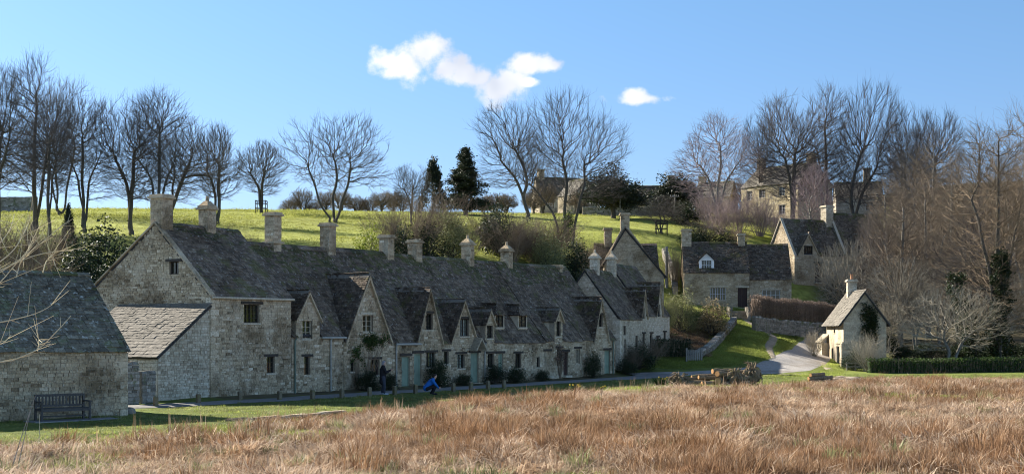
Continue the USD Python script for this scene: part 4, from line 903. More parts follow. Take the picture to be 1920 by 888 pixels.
def path_tree(parent, seed, h, w, form, bark='bark', twig='twig', n=3600, rtip=.0075, twigs=3, tl=.55, p=2.0, outw=1.6):
    """a crown of points joined to the root by cheapest paths: limbs fork where paths part, and radii add up from the tips"""
    from scipy.spatial import cKDTree
    from scipy.sparse import csr_matrix
    from scipy.sparse.csgraph import dijkstra
    rng = np.random.default_rng(seed)
    ells, stems_ = form['crown'], form['stems']
    pts = []; vol = np.array([a*a*c for _, _, _, a, c in ells]); per = (n*3*vol/vol.sum()).astype(int)
    for (cx, cy, cz, a, c), k in zip(ells, per):
        d = unit(rng.normal(0, 1, (k, 3))); rr = rng.random(k)[:, None]**(1/3.6); q = d*rr*np.array([a*w, a*w, c*h])+np.array([cx*w, cy*w, cz*h]); pts.append(q)
    pts = np.concatenate(pts); wob = 1+.10*np.sin(5*np.arctan2(pts[:, 1], pts[:, 0])+pts[:, 2]*.9+seed); pts[:, :2] *= wob[:, None]
    pts = pts[pts[:, 2] > form.get('zmin', .2)*h]; gap = usdkit.meshkit.fbm(pts*np.array([5/w, 5/w, 5/h])+seed*3.7); ctr = np.array([0, 0, .55*h]); far = np.linalg.norm((pts-ctr)/np.array([.48*w, .48*w, .45*h]), axis=1)
    pts = pts[gap > .33+.30*np.clip(far-.3, 0, 1)]; sp = .86*(vol.sum()*4.19*w*w*h/max(n, 1))**(1/3)
    t = cKDTree(pts); keep = np.ones(len(pts), bool); order = rng.permutation(len(pts))
    for i in order:
        if keep[i]:
            for j in t.query_ball_point(pts[i], sp*.8):
                if j != i: keep[j] = False
    pts = pts[keep]
    chain = [np.zeros((1, 3))]; link = []
    m = 1; axis = []
    for st_ in stems_:                                   # stems: fractions of w and h, from the ground up
        q = np.array(st_, float)*np.array([w, w, h]); tt = np.linspace(0, 1, len(q)); t2 = np.linspace(0, 1, 16)
        q = np.stack([np.interp(t2, tt, q[:, k]) for k in range(3)], 1); q = gaussian_filter(q, (1.6, 0), mode='nearest'); q[1:-1, :2] += gaussian_filter(rng.normal(0, .02*w, (14, 2)), (1.5, 0))
        chain.append(q); link += [(0, m)]+[(m+k, m+k+1) for k in range(15)]; m += 16; axis.append(q)
    S_ = np.concatenate(chain); P = np.concatenate([S_, pts]); N = len(P)
    dd, nb = cKDTree(P).query(P, 15); i = np.repeat(np.arange(N), 14); j = nb[:, 1:].ravel(); d = dd[:, 1:].ravel()
    A = np.concatenate(axis); ai = cKDTree(A).query(P)[1]; up = form.get('up', .5)
    rad = P-A[ai]; rad = unit(rad+1e-6); org = np.array([0, 0, form.get('org', .15)*h]); out = unit(.55*unit(P-org)+.45*rad+np.array([0, 0, up*.3]))
    e = unit(P[j]-P[i]); cst = d**p*(1+outw*(1-(e*out[j]).sum(1)))
    ok = j >= m
    i, j, cst = i[ok], j[ok], cst[ok]
    li = np.array([a for a, b in link]); lj = np.array([b for a, b in link]); lc = np.full(len(li), .02)
    g = csr_matrix((np.concatenate([cst, lc]), (np.concatenate([i, li]), np.concatenate([j, lj]))), shape=(N, N))
    dist, pre = dijkstra(g, indices=0, return_predecessors=True); good = np.isfinite(dist)
    seq = np.argsort(dist); seq = seq[good[seq]]
    for _ in range(3):                                   # ease the zigzag
        cnt = np.zeros(N); acc = np.zeros((N, 3)); c = seq[1:]; np.add.at(acc, pre[c], P[c]); np.add.at(cnt, pre[c], 1)
        Q = P.copy(); has = cnt > 0; has[:m] = False; ii = np.where(has & good)[0]; Q[ii] = .4*P[ii]+.3*P[pre[ii]]+.3*acc[ii]/cnt[ii, None]; P = Q
    desc = np.ones(N)
    for c in seq[:0:-1]: desc[pre[c]] += desc[c]
    R = rtip*desc**.44*form.get('thick', 1.0)
    heavy = {}
    for c in seq[1:]:
        q = pre[c]
        if q not in heavy or desc[c] > desc[heavy[q]]: heavy[q] = c
    starts = [c for c in seq[1:] if heavy[pre[c]] != c or pre[c] == 0]
    lim = form.get('limb', 60); b = MB(); first = True
    for c in starts:
        ch = [pre[c], c]
        while ch[-1] in heavy: ch.append(heavy[ch[-1]])
        if desc[c] >= lim:
            k = len(ch)
            while k > 3 and desc[ch[k-1]] < lim*.25: k -= 1
            L_ = ch[:k]; pp = P[L_].copy(); rr = R[L_].copy(); rr[0] = rr[1]
            if pre[c] == 0: pp[0] = pp[1]*np.array([1, 1, 0])-np.array([0, 0, .5]); rr[0] = rr[1]*1.5; rr[1] *= 1.2
            q = MB(); q.path(pp, rr, 6); q.build('trunk' if pre[c] == 0 else 'limb', M[bark], parent, smooth=True); ch = ch[k-1:]
        if len(ch) > 1:
            a_, e_ = np.array(ch[:-1]), np.array(ch[1:]); b.tubes(P[a_], P[e_], np.minimum(R[a_], R[e_]*1.5), R[e_], 4 if desc[c] > 12 else 3, rng.random())
    fin = np.array([c for c in seq if c >= m and desc[c] <= 5]); dr = unit(P[fin]-P[pre[fin]]); nt = np.repeat(np.arange(len(fin)), twigs)
    dv = unit(dr[nt]*1.0+out[fin[nt]]*.5+rng.normal(0, .42, (len(nt), 3))+np.array([0, 0, form.get('tup', .25)])); L_ = tl*rng.uniform(.5, 1.4, len(nt))
    s0 = P[fin[nt]]+(P[pre[fin[nt]]]-P[fin[nt]])*rng.random(len(nt))[:, None]; pl, rl = polyl(s0, dv, L_, np.full(len(nt), rtip*.85), 2, .12, form.get('tup', .25)*.4, rng, tip=.5)
    tubes_of(b, pl, rl, 3, rng)
    p2, d2, l2, r2 = kids(pl, rl, L_, 2, .3, rng, 28, 8, .6, .8); P2, R2 = polyl(p2, d2, l2, np.maximum(r2, rtip*.55), 1, .1, .05, rng, tip=.6); tubes_of(b, P2, R2, 3, rng)
    b.build('twigs', M[twig], parent, kind='stuff')
    return parent
FORM = {
 'spread': dict(crown=[(-.16, 0, .66, .34, .30), (.20, 0, .66, .32, .30), (.02, .1, .62, .44, .34), (.26, 0, .45, .22, .20)], stems=[[(-.01, 0, 0), (-.10, 0, .22), (-.20, .02, .52)], [(.02, .01, 0), (.03, .06, .25), (.0, .1, .62)], [(.03, 0, 0), (.10, -.03, .25), (.16, -.05, .55)]], zmin=.22, limb=70),
 'round': dict(crown=[(0, 0, .62, .46, .37), (-.18, 0, .46, .30, .26), (.20, 0, .48, .30, .26)], stems=[[(0, 0, 0), (-.03, 0, .25), (-.05, 0, .6)], [(.03, .01, 0), (.09, .03, .3), (.14, .06, .55)], [(-.02, .02, 0), (-.16, -.02, .24), (-.30, 0, .42)]], zmin=.2, limb=70),
 'vase': dict(crown=[(0, 0, .66, .42, .33), (.05, 0, .45, .34, .24)], stems=[[(0, 0, 0), (.01, 0, .3), (.04, 0, .6)], [(0, 0, .02), (-.04, 0, .34), (-.18, 0, .56)]], zmin=.24, org=.25, limb=60),
 'tall': dict(crown=[(.02, 0, .70, .36, .29), (0, 0, .48, .44, .27), (-.05, 0, .34, .34, .16)], stems=[[(0, 0, 0), (.01, 0, .3), (.03, 0, .78)], [(.02, .02, .0), (.10, .05, .35), (.2, .08, .6)]], zmin=.2, org=.2, limb=60),
 'lean': dict(crown=[(.12, 0, .70, .38, .29), (.2, 0, .48, .32, .24), (-.05, 0, .5, .3, .24)], stems=[[(-.22, 0, 0), (-.02, 0, .36), (.16, 0, .7)], [(-.2, 0, 0), (-.1, .03, .3), (-.08, .06, .52)]], zmin=.16, org=.1, limb=60),
 'birch': dict(crown=[(0, 0, .66, .36, .33), (-.16, 0, .5, .33, .28), (.16, 0, .5, .33, .28)], stems=[[(0, 0, 0), (.01, 0, .35), (.02, 0, .75)], [(0, 0, .05), (-.07, 0, .38), (-.22, 0, .55)], [(0, 0, .05), (.07, 0, .38), (.22, 0, .55)]], zmin=.24, org=.2, tup=-.12, thick=.85, limb=60),
 'alder': dict(crown=[(.04, 0, .76, .26, .22), (-.12, 0, .58, .34, .24), (.16, .05, .50, .34, .24), (-.05, 0, .34, .46, .20), (.1, -.1, .22, .42, .14)], stems=[[(0, 0, 0), (.01, 0, .4), (.03, 0, .9)], [(.0, .0, .12), (.10, .05, .34), (.22, .06, .56)], [(.0, .0, .2), (-.10, -.03, .42), (-.2, 0, .64)]], zmin=.08, org=.05, up=.25, tup=.1, limb=45),
 'shrubtree': dict(crown=[(0, 0, .60, .46, .36), (-.2, 0, .42, .30, .24), (.22, 0, .44, .28, .24)], stems=[[(0, 0, 0), (-.03, 0, .2), (-.08, 0, .5)], [(.02, 0, 0), (.08, .03, .22), (.2, .05, .48)]], zmin=.16, org=.0, up=.2, tup=.0, limb=40),
 'crook': dict(crown=[(-.12, 0, .66, .40, .32), (.12, 0, .5, .30, .24), (-.1, 0, .45, .42, .2)], stems=[[(.16, 0, 0), (.10, 0, .2), (.14, 0, .34), (-.02, 0, .62)], [(.15, 0, .05), (.0, .03, .36), (-.18, 0, .52)]], zmin=.2, org=.15, thick=1.2, limb=60),
}
def lv(n, lr, **k): return dict(n=n, lr=lr, **k)
BROOM = [lv(10, .58, u0=.32, ang=42, asd=10, wa=.06, tr=.17, segs=6, rr=.6), lv(8, .50, u0=.12, ang=36, wa=.08, tr=.13, segs=4, rr=.5), lv(6, .54, u0=.12, ang=34, wa=.09, tr=.10, segs=3, rr=.5), lv(4, .70, u0=.12, ang=28, wa=.10, tr=.09, segs=2, rr=.55)]
TALL = [lv(13, .38, u0=.26, ang=42, asd=10, wa=.06, tr=.18, segs=5, rr=.5), lv(7, .52, u0=.12, ang=36, wa=.08, tr=.12, segs=4, rr=.5), lv(6, .54, u0=.12, ang=34, wa=.1, tr=.09, segs=3, rr=.5), lv(4, .70, u0=.1, ang=28, wa=.1, tr=.07, segs=2, rr=.55)]
BIRCH = [lv(9, .52, u0=.25, ang=42, wa=.06, tr=.09, segs=6, rr=.5), lv(8, .44, u0=.15, ang=36, wa=.08, tr=.03, segs=4, rr=.5), lv(8, .5, u0=.1, ang=34, wa=.12, tr=-.01, segs=3), lv(7, .6, u0=.05, ang=32, wa=.14, tr=-.05, segs=2)]
ALDER = [lv(18, .32, u0=.15, ang=60, wa=.07, tr=.06, segs=5, rr=.4), lv(9, .46, u0=.1, ang=44, wa=.1, tr=.03, segs=3, rr=.5), lv(8, .52, u0=.08, ang=40, wa=.13, tr=.01, segs=3), lv(6, .62, u0=.05, ang=38, wa=.15, tr=0, segs=2)]
THICK = [lv(9, .6, u0=.12, ang=42, wa=.12, tr=.04, segs=5, rr=.55), lv(9, .5, u0=.1, ang=42, wa=.15, tr=.02, segs=4), lv(8, .55, u0=.08, ang=40, wa=.17, tr=0, segs=3)]
def stem(bx, by, dx, dy, L, r, wa=.05, tr=.05): return ((bx, by, 0.), (dx, dy, 1.), L, r, wa, tr)
STEMS = {
 'spread': [stem(-.2, 0, -.60, .05, 10.5, .28, .06, .06), stem(.1, .1, -.04, .15, 11, .24), stem(.3, -.1, .38, -.15, 11, .26, .06, .04), stem(.1, .2, .75, .25, 8.5, .15, .06, .06)],
 'round': [stem(0, 0, -.16, 0, 11.5, .30, .04, .03), stem(.25, .1, .28, .15, 11, .25, .05, .04), stem(-.2, .1, -.85, -.1, 8.5, .18, .05, .08), stem(.1, -.2, .8, -.2, 8.5, .17, .05, .08)],
 'vase': [stem(0, 0, .02, 0, 12, .26, .04, .05), stem(.1, 0, -.22, .1, 10, .16, .05, .06)],
 'tall': [stem(0, 0, .03, 0, 17, .33, .03, .04), stem(.3, .1, .16, .05, 14, .2, .04, .06)],
 'lean': [stem(0, 0, .48, .05, 13, .26, .04, .03), stem(.1, .1, .25, .2, 8, .12, .06, .06)],
 'birch': [stem(0, 0, .05, 0, 13.5, .24, .03, .04), stem(.05, 0, -.3, 0, 10, .14, .04, .06), stem(.05, 0, .3, .1, 10.5, .15, .04, .06)],
 'alder': [stem(0, 0, .02, 0, 15, .25, .03, .04)],
 'crook': [stem(0, 0, -.10, 0, 13, .36, .10, .03), stem(-.1, 0, -.3, .2, 9, .16, .1, .06)],
}
PROTO = {}
NPTS = {'shrubtree': 2400, 'spread': 3800, 'round': 4000, 'alder': 3000, 'tall': 3000, 'birch': 3000}
def proto_size(kind): return PROTO[kind][1:]
def tree(kind, levels, px, Y, top_py, wpx_, label, bark='bark', twig='twig', rz=0., group='bare winter trees', name='bare_tree', seed=None, rmin=.0085, fresh=False, cat='tree', mirror=False):
    p = on(px, Y); z_top = CAM_H+(HY-top_py)/FPX*Y; h = z_top-p[2]; w = wpx_/FPX*Y
    key = (kind, bark, twig, len(levels))
    if key not in PROTO or fresh:
        sd = seed if seed is not None else 100+len(PROTO)*7
        t = thing(name, label, cat, p, 0., group)
        if levels is THICK: build_tree(t, sd, STEMS[kind], levels, bark, twig, rmin, h, w)
        else: path_tree(t, sd, h, w, FORM[kind], bark, twig, n=NPTS.get(kind, 2600), rtip=rmin, tl=.05*h)
        if key not in PROTO: PROTO[key] = (str(t.GetPath()), h, w)
        return t
    path, h0, w0 = PROTO[key]
    s = (w/w0*(-1 if mirror else 1), w/w0, h/h0)
    return copy_of(path, name, label, cat, p, rz, group, s)
tree('spread', BROOM, 622, 150, 207, 232, 'wide multi stemmed bare tree rising directly behind the third chimney of the terrace', seed=3)
tree('round', BROOM, 1066, 146, 169, 236, 'large round crowned bare tree with forked ivy footed trunk on the hill', seed=5)
tree('crook', BROOM, 966, 166, 186, 165, 'crooked thick trunked bare tree left of the round crowned one', seed=8)
tree('vase', BROOM, 246, 124, 166, 190, 'slim bare tree in front of the hill just left of the big gable chimney', seed=11)
tree('birch', BROOM, 296, 121, 163, 170, 'bare tree whose trunk shows right above the big gable chimney', seed=41, fresh=True)
tree('lean', BROOM, 338, 128, 214, 165, 'bare tree leaning to the right between the first two chimneys', seed=13)
tree('vase', BROOM, 408, 142, 232, 118, 'small bare tree behind the second chimney', seed=43, fresh=True)
tree('vase', BROOM, 490, 168, 262, 120, 'young bare tree standing alone in the meadow inside a timber guard', seed=47, fresh=True)
tree('tall', TALL, 62, 124, 97, 200, 'tallest bare tree of the clump at the far left', seed=17)
tree('crook', BROOM, 5, 118, 118, 190, 'tall bare tree cut by the left edge of the picture', rz=2.2)
tree('spread', BROOM, 112, 152, 132, 190, 'broad old bare tree with a thick trunk on the crest at far left', rz=1.2)
tree('birch', BROOM, 158, 122, 180, 150, 'lower bare tree on the right side of the far left clump', rz=4.1)
tree('lean', BROOM, 92, 112, 168, 130, 'multi branched bare tree in the middle of the far left clump', rz=5.0)
tree('vase', BROOM, 772, 152, 304, 92, 'vase shaped small bare tree beside the dark conical yew', rz=.6)
tree('birch', BIRCH, 1346, 176, 209, 182, 'pale trunked birch with a fine feathery crown', 'bark_pale', 'twig_pink', seed=19, rmin=.011)
tree('vase', BROOM, 1488, 172, 166, 190, 'left hand tree of the three tall ones above the yellow house', rz=.7)
tree('tall', TALL, 1552, 176, 156, 170, 'middle tree of the three tall ones right of the yellow house', rz=3.3)
tree('crook', BROOM, 1618, 170, 141, 165, 'tallest tree right of the yellow house, top bent to the right', mirror=True)
tree('vase', BROOM, 1425, 186, 205, 90, 'thin bare tree between the birch and the three tall trees', rz=3.7)
tree('shrubtree', BROOM, 1526, 160, 300, 88, 'pale brown upright twiggy tree in front of the yellow house', 'bark_pale', 'twig_pink', seed=23)
tree('alder', ALDER, 1868, 114.5, 171, 225, 'tall brown twigged tree with an ivy clad trunk at the right', 'bark', 'twig_brown', seed=29, rmin=.0105)
AL = 'brown twigged trees of the wood on the right'
tree('alder', ALDER, 1745, 150, 236, 190, 'brown twigged tree left of the ivy clad ones, above the low wood edge', 'bark_grey', 'twig_brown', rz=1.1, group=AL)
tree('alder', ALDER, 1925, 132, 176, 180, 'brown twigged tree cut by the right edge of the picture', 'bark_grey', 'twig_brown', rz=2.5, group=AL)
tree('vase', BROOM, 1700, 184, 189, 140, 'bare grey tree standing behind the wood, nearest the three tall trees', rz=2.2)
tree('vase', BROOM, 1752, 196, 198, 140, 'bare grey tree behind the wood left of the tallest brown one', rz=4.4)
tree('tall', TALL, 1690, 205, 230, 120, 'pale bare tree showing just right of the bent tall tree', rz=1.4)
tree('lean', BROOM, 1846, 121, 385, 190, 'bare tree with a leaning ivy clad trunk at the edge of the wood', mirror=True)
tree('shrubtree', BROOM, 1782, 111, 530, 220, 'pale twigged low tree growing out of the clipped hedge', 'bark_grey', 'twig_grey', seed=31, rmin=.007)
tree('shrubtree', BROOM, 1592, 134, 440, 165, 'pale grey twigged tree in front of the gabled stone house', 'bark_grey', 'twig_grey', rz=2.0)
tree('vase', BROOM, 1648, 138, 395, 120, 'dark branched bare tree beside the gabled stone house', rz=1.)
tree('shrubtree', BROOM, 1690, 126, 470, 150, 'pale twigged tree in the thicket right of the lodge roof', 'bark_grey', 'twig_grey', rz=4.)
tree('round', BROOM, 1240, 156, 366, 110, 'small spreading fruit tree on the green above the rubble wall', rz=.8)
tree('alder', ALDER, 1688, 128, 345, 150, 'reddish twigged tree nearest the gabled stone house', 'bark_grey', 'twig_red', seed=37, rmin=.0105)
RW = 'reddish twigged trees crowding the wood'
for px, Y, tp, w, lab in ((1740, 134, 330, 150, 'reddish twigged tree above the pale low tree in the hedge'), (1790, 142, 300, 170, 'reddish twigged tree left of the ivy clad trunks'), (1895, 136, 300, 150, 'reddish twigged tree behind the tall ivy clad trunk'),
                          (1660, 148, 330, 120, 'reddish twigged tree leaning over the stone house roof'), (1720, 165, 270, 150, 'reddish twigged tree high at the back of the wood'), (1840, 165, 230, 170, 'reddish twigged tree at the back behind the tallest one'), (1950, 150, 250, 170, 'reddish twigged tree beyond the right edge'), (2030, 138, 260, 190, 'reddish twigged tree out past the right edge'), (2110, 150, 230, 190, 'reddish twigged tree furthest past the right edge')):
    tree('alder', ALDER, px, Y, tp, w, lab, 'bark_grey', 'twig_red', rz=px*.37, group=RW)
GW = 'grey twigged trees of the thicket on the right'
for k, (px, Y, tp, w) in enumerate(((1665, 122, 560, 110), (1715, 124, 510, 140), (1760, 128, 480, 140), (1890, 126, 520, 150), (1930, 124, 500, 150))):
    tree('shrubtree', BROOM, px, Y, tp, w, ['grey twigged bush tree against the right side of the lodge', 'grey twigged tree behind the left part of the clipped hedge', 'grey twigged tree over the middle of the clipped hedge', 'grey twigged tree right of the ivy columns', 'grey twigged tree at the right edge', 'grey twigged tree between the ivy columns', 'large grey twigged tree high at the right edge', 'grey twigged tree behind the lodge chimney'][k], 'bark_grey', 'twig_grey', rz=px*.7, group=GW)
# distant trees along the crest
HT = 'small trees along the crest of the hill'
for k, px in enumerate((545, 566, 590, 612, 640, 668, 692, 716, 738, 752, 905, 930, 950, 1000, 1020)):
    r_ = random.Random(k); tp = 352+r_.uniform(-8, 22)
    tree('shrubtree', BROOM, px, 212+r_.uniform(-4, 6), tp, 46+r_.uniform(-8, 14), 'small bare crest tree '+('left of the conical yew' if px < 800 else 'between the spruce and the hilltop house'), 'bark', 'twig_brown', rz=px*.3, group=HT+(' left' if px < 800 else ' right'), name='crest_tree')
for px, Y, tp, w, lab in ((1295, 200, 335, 60, 'small bare tree behind the distant cottage with the pale gable'), (1395, 196, 330, 60, 'small bare tree in front of the yellow house left end')):
    tree('shrubtree', BROOM, px, Y, tp, w, lab, 'bark', 'twig_brown', rz=px*.3, group=None, name='crest_tree')

for px, Y, tp, w, lab in ((1018, 196, 338, 62, 'small bare tree before the left end of the hilltop house'), (1088, 192, 352, 56, 'small bare tree at the right end of the hilltop annexe'), (1000, 190, 360, 50, 'low bare tree left of the hilltop house')):
    tree('shrubtree', BROOM, px, Y, tp, w, lab, 'bark', 'twig_brown', rz=px*.3, group=None, name='crest_tree')

# ------------------------------------------------------------------ leafy things
def leafcloud(mb, rng, clumps, n, size, spread, flat=.6, lo=0., hi=1.):
    """n leaf quads round clump centres (k,3) with gaussian spread"""
    c = np.asarray(clumps)[rng.integers(0, len(clumps), n)]
    p = c+rng.normal(0, 1, (n, 3))*np.broadcast_to(spread, 3)
    a = unit(rng.normal(0, 1, (n, 3))*np.array([1, 1, flat])); q = rng.normal(0, 1, (n, 3)); b = unit(q-(q*a).sum(1, keepdims=True)*a)
    s = size*rng.uniform(.6, 1.35, n)[:, None]
    V = np.stack([p-a*s*.5, p+b*s*.28, p+a*s*.5, p-b*s*.28], 1).reshape(-1, 3)
    F_ = (np.array([[0, 1, 2], [0, 2, 3]])[None]+(np.arange(n)*4)[:, None, None]).reshape(-1, 3)
    mb.add(V, F_, np.repeat(rng.uniform(lo, hi, n)*.6+.4*rng.random(n), 4))
def shell(rng, n, rx, ry, rz, inner=.55, zmin=0.):
    d = unit(rng.normal(0, 1, (n, 3))); d[:, 2] = np.abs(d[:, 2]) if zmin == 0 else d[:, 2]
    return d*rng.uniform(inner, 1, (n, 1))*np.array([rx, ry, rz])
BUSHES = {}
def bush(kind, px, Y, wm, hm, label, mat='leaf_dark', name='evergreen_bush', cat='bush', group=None, rz=None, xy=None, z=None, n=5200, leaf=.085):
    p = np.array([*xy, G(*xy)]) if xy is not None else on(px, Y)
    if z is not None: p[2] = z
    rz = (px*.77 if rz is None else rz)
    key = (kind, mat, name)
    if key in BUSHES: return copy_of(BUSHES[key], name, label, cat, p, rz, group, (wm/2., wm/2., hm/2.))
    t = thing(name, label, cat, p, rz, group, (wm/2., wm/2., hm/2.)); BUSHES[key] = str(t.GetPath())
    rng = np.random.default_rng(len(BUSHES)*13+5)
    if kind == 'round':
        cl = shell(rng, 46, .92, .92, 1.75, .5)+(0, 0, .12)
        tw = MB(); b0 = np.zeros((46, 3)); tw.tubes(b0+rng.normal(0, .06, (46, 3)), cl, .03, .008, 3, .5); tw.build('branches', M['bark'], t)
        b = MB(); leafcloud(b, rng, cl, n, leaf, (.17, .17, .2)); b.build('foliage', M[mat], t, kind='stuff')
    elif kind == 'cone':
        cl = []
        for k in range(90):
            u = rng.random()**.8; a = rng.uniform(0, 6.3); r = (1-u)**.85*.95*rng.uniform(.75, 1.); cl.append((r*math.cos(a), r*math.sin(a), .1+u*1.85))
        tw = MB(); tw.tubes([(0, 0, -.2)], [(0, 0, 1.7)], .06, .02, 6, .5); tw.build('trunk', M['bark'], t)
        b = MB(); leafcloud(b, rng, cl, n, leaf, (.1, .1, .13), flat=1.6); b.build('foliage', M[mat], t, kind='stuff')
    elif kind == 'twig':
        N = 46; a = rng.uniform(0, 6.3, N); sp = rng.uniform(.05, .75, N)
        P0 = np.stack([np.cos(a)*sp*.3, np.sin(a)*sp*.3, 0*a], 1); D = np.stack([np.cos(a)*sp, np.sin(a)*sp, np.ones(N)], 1)
        P, R = polyl(P0, D, rng.uniform(1.2, 1.9, N), np.full(N, .010), 4, .1, .02, rng, tip=.4); b = MB(); tubes_of(b, P, R, 3, rng); b.build('stems', M[mat], t, kind='stuff')
        p2, d2, l2, r2 = kids(P, R, np.full(N, 1.3), 11, .25, rng, 36, 10, .42, .7); P2, R2 = polyl(p2, d2, l2, np.maximum(r2, .0045), 2, .14, .06, rng); b = MB(); tubes_of(b, P2, R2, 3, rng)
        p3, d3, l3, r3 = kids(P2, R2, l2, 4, .2, rng, 36, 10, .6, .7); P3, R3 = polyl(p3, d3, l3, np.maximum(r3, .0035), 2, .14, .04, rng); tubes_of(b, P3, R3, 3, rng); b.build('twigs', M[mat], t, kind='stuff')
    return t
# conifers on the hill
def spruce(px, Y, tp, w, label):
    p = on(px, Y); h = CAM_H+(HY-tp)/FPX*Y-p[2]; t = thing('spruce', label, 'conifer', p); rng = np.random.default_rng(77); wm = w/FPX*Y/2
    b = MB(); b.path([(0, 0, -.3), (0, 0, h*.5), (.05, 0, h*.97)], [.3, .2, .04], 8); b.build('trunk', M['bark'], t)
    br = MB(); fo = MB(); z = h*.12
    while z < h*.97:
        u = z/h; r = wm*1.25*(1-u)**.8*rng.uniform(.8, 1.15)
        for k in range(rng.integers(5, 8)):
            a = rng.uniform(0, 6.3); rr = r*rng.uniform(.6, 1.15); e = np.array([math.cos(a)*rr, math.sin(a)*rr, z-rr*.10+.12*rr*rng.random()])
            br.tubes([(0, 0, z)], [e], .04, .012, 3)
            m = max(3, int(rr*4)); pts = np.array([(0, 0, z)])+(e-(0, 0, z))*np.linspace(.25, 1, m)[:, None]
            leafcloud(fo, rng, pts, int(80*rr)+30, .26, (.24, .24, .16), flat=.4)
        z += h*.034
    br.build('branches', M['bark'], t); fo.build('foliage', M['leaf_conifer'], t, kind='stuff')
spruce(873, 178, 276, 84, 'tall dark spruce on the crest left of the crooked bare tree')
bush('cone', 812, 180, 66/FPX*180, (404-324)/FPX*180+1., 'dark conical yew left of the spruce', 'leaf_conifer', 'conical_yew', 'conifer', n=5200, leaf=.11)
bush('cone', 128, 104, 1.5, 3.4, 'slim dark conical evergreen behind the barn', 'leaf_conifer', 'conical_yew', 'conifer')
def yew(px, Y, tp, w, label, seed):
    p = on(px, Y); h = CAM_H+(HY-tp)/FPX*Y-p[2]; wm = w/FPX*Y/2; t = thing('spreading_yew', label, 'conifer', p); rng = np.random.default_rng(seed)
    st_ = MB(); cl = []
    for k in range(60):
        d = unit(rng.normal(0, 1, 3)); d[2] = abs(d[2]); e = d*np.array([wm, wm, h*.62])*rng.uniform(.55, 1.0)*(1+.2*math.sin(3*math.atan2(d[1], d[0])+seed)); e[2] = h*.34+e[2]*1.02
        if k % 3 == 0: e[2] = rng.uniform(.15, .5)*h
        cl.append(e); st_.tubes([(0, 0, h*.2)], [e], .07, .02, 4)
    st_.path([(0, 0, -.4), (0, 0, h*.25)], [.35, .28], 8); st_.build('trunk', M['bark'], t)
    fo = MB()
    for e in cl: leafcloud(fo, rng, [e, e*.8+np.array([0, 0, h*.06]), e*.6+np.array([0, 0, h*.1])], 420, .26, (.5, .5, .3), flat=.5)
    fo.build('foliage', M['leaf_conifer'], t, kind='stuff')
yew(1150, 180, 306, 118, 'broad dark evergreen beside the hilltop house', 3)
yew(1266, 186, 320, 106, 'rounder dark evergreen right of the broad one, between the two telegraph poles', 6)
# behind the terrace
bush('round', 190, 92, 5.0, 4.6, 'large dark evergreen shrub between the barn roof and the end cottage gable', 'leaf_dark')
bush('round', 232, 84, 3.6, 3.4, 'dark evergreen shrub touching the left slope of the end cottage gable', 'leaf_dark')
bush('round', 150, 86, 3.6, 3.6, 'dark evergreen shrub right behind the barn ridge', 'leaf_dark')
bush('round', 690, 106, 3.0, 4.3, 'yellow green bush behind the terrace roof right of the fourth chimney', 'leaf_lime', 'lime_bush', n=5200)
EV = 'leafy bushes behind the terrace roof'
for k, (px, Y, w, h) in enumerate(((752, 108, 3.4, 4.0), (800, 112, 4.0, 3.2), (845, 114, 3.6, 3.6), (932, 118, 3.4, 4.6), (985, 120, 4.0, 3.0), (1030, 116, 3.6, 3.6), (1078, 118, 3.4, 3.6), (1098, 112, 3.0, 3.4))):
    bush('round', px, Y, w, h, ['dark bush behind the fourth chimney of the terrace', 'dark bush behind the fifth chimney', 'olive bush left of the finial topped sixth chimney', 'tall dark green bush between the last two big chimneys', 'low olive bush right of the last big chimney', 'olive bush behind the far end of the terrace ridge', 'dark bush left of the corner cottage chimneys', 'dark bush behind the pale corner gable'][k], 'leaf_olive' if k in (2, 4, 5) else 'leaf_dark', name='olive_bush' if k in (2, 4, 5) else 'evergreen_bush', group=EV)
bush('twig', 960, 116, 4.5, 4.0, 'brown twiggy thicket behind the last big chimney', 'twig_brown', 'twiggy_bush', group='twiggy bushes behind the terrace roof')
TB = 'twiggy bushes behind the terrace roof'
for k, (px, Y, w, h) in enumerate(((395, 104, 4.0, 3.0), (450, 100, 3.6, 2.0), (425, 108, 3.8, 3.0), (735, 110, 4.4, 5.0), (778, 112, 4.6, 5.4), (830, 116, 4.4, 5.2), (880, 116, 3.4, 2.8), (1000, 118, 4.4, 3.6), (1040, 122, 4.4, 3.6), (1085, 126, 4.0, 3.4), (915, 122, 3.6, 3.4), (1112, 122, 3.4, 3.0), (640, 104, 3.4, 2.0), (580, 100, 3., 1.8))):
    bush('twig', px, Y, w, h, 'brown twiggy bush behind the roofs, '+['just right of the second chimney', 'left of the drip coursed third chimney', 'behind the second chimney on the slope', 'behind the fourth chimney', 'tall one behind the fifth chimney', 'tall one left of the sixth chimney', 'low one over the sixth chimney', 'right of the last big chimney', 'behind the end of the terrace ridge', 'left of the broad house gable', 'between the dark bush and the last big chimney', 'beside the broad house chimney', 'left of the yellow green bush', 'between the third and fourth chimneys'][k], 'twig_brown', 'twiggy_bush', group=TB, rz=k*1.3)
PB = 'pinkish bushes below the yellow house'
bush('twig', 1385, 168, 5.5, 5.6, 'pinkish blossoming bush below the birch', 'twig_pink', 'blossom_bush', group=PB)
for px, Y, w, h, lab in ((1425, 170, 5., 5.4, 'pinkish bush below the left end of the yellow house'), (1350, 166, 4.5, 4.0, 'pinkish bush left of the birch foot'), (1330, 172, 4.6, 5., 'pinkish bush under the distant pale cottage'), (1462, 166, 4, 4.4, 'pinkish bush above the stone house gable')):
    bush('twig', px, Y, w, h, lab, 'twig_pink', 'blossom_bush', group=PB)
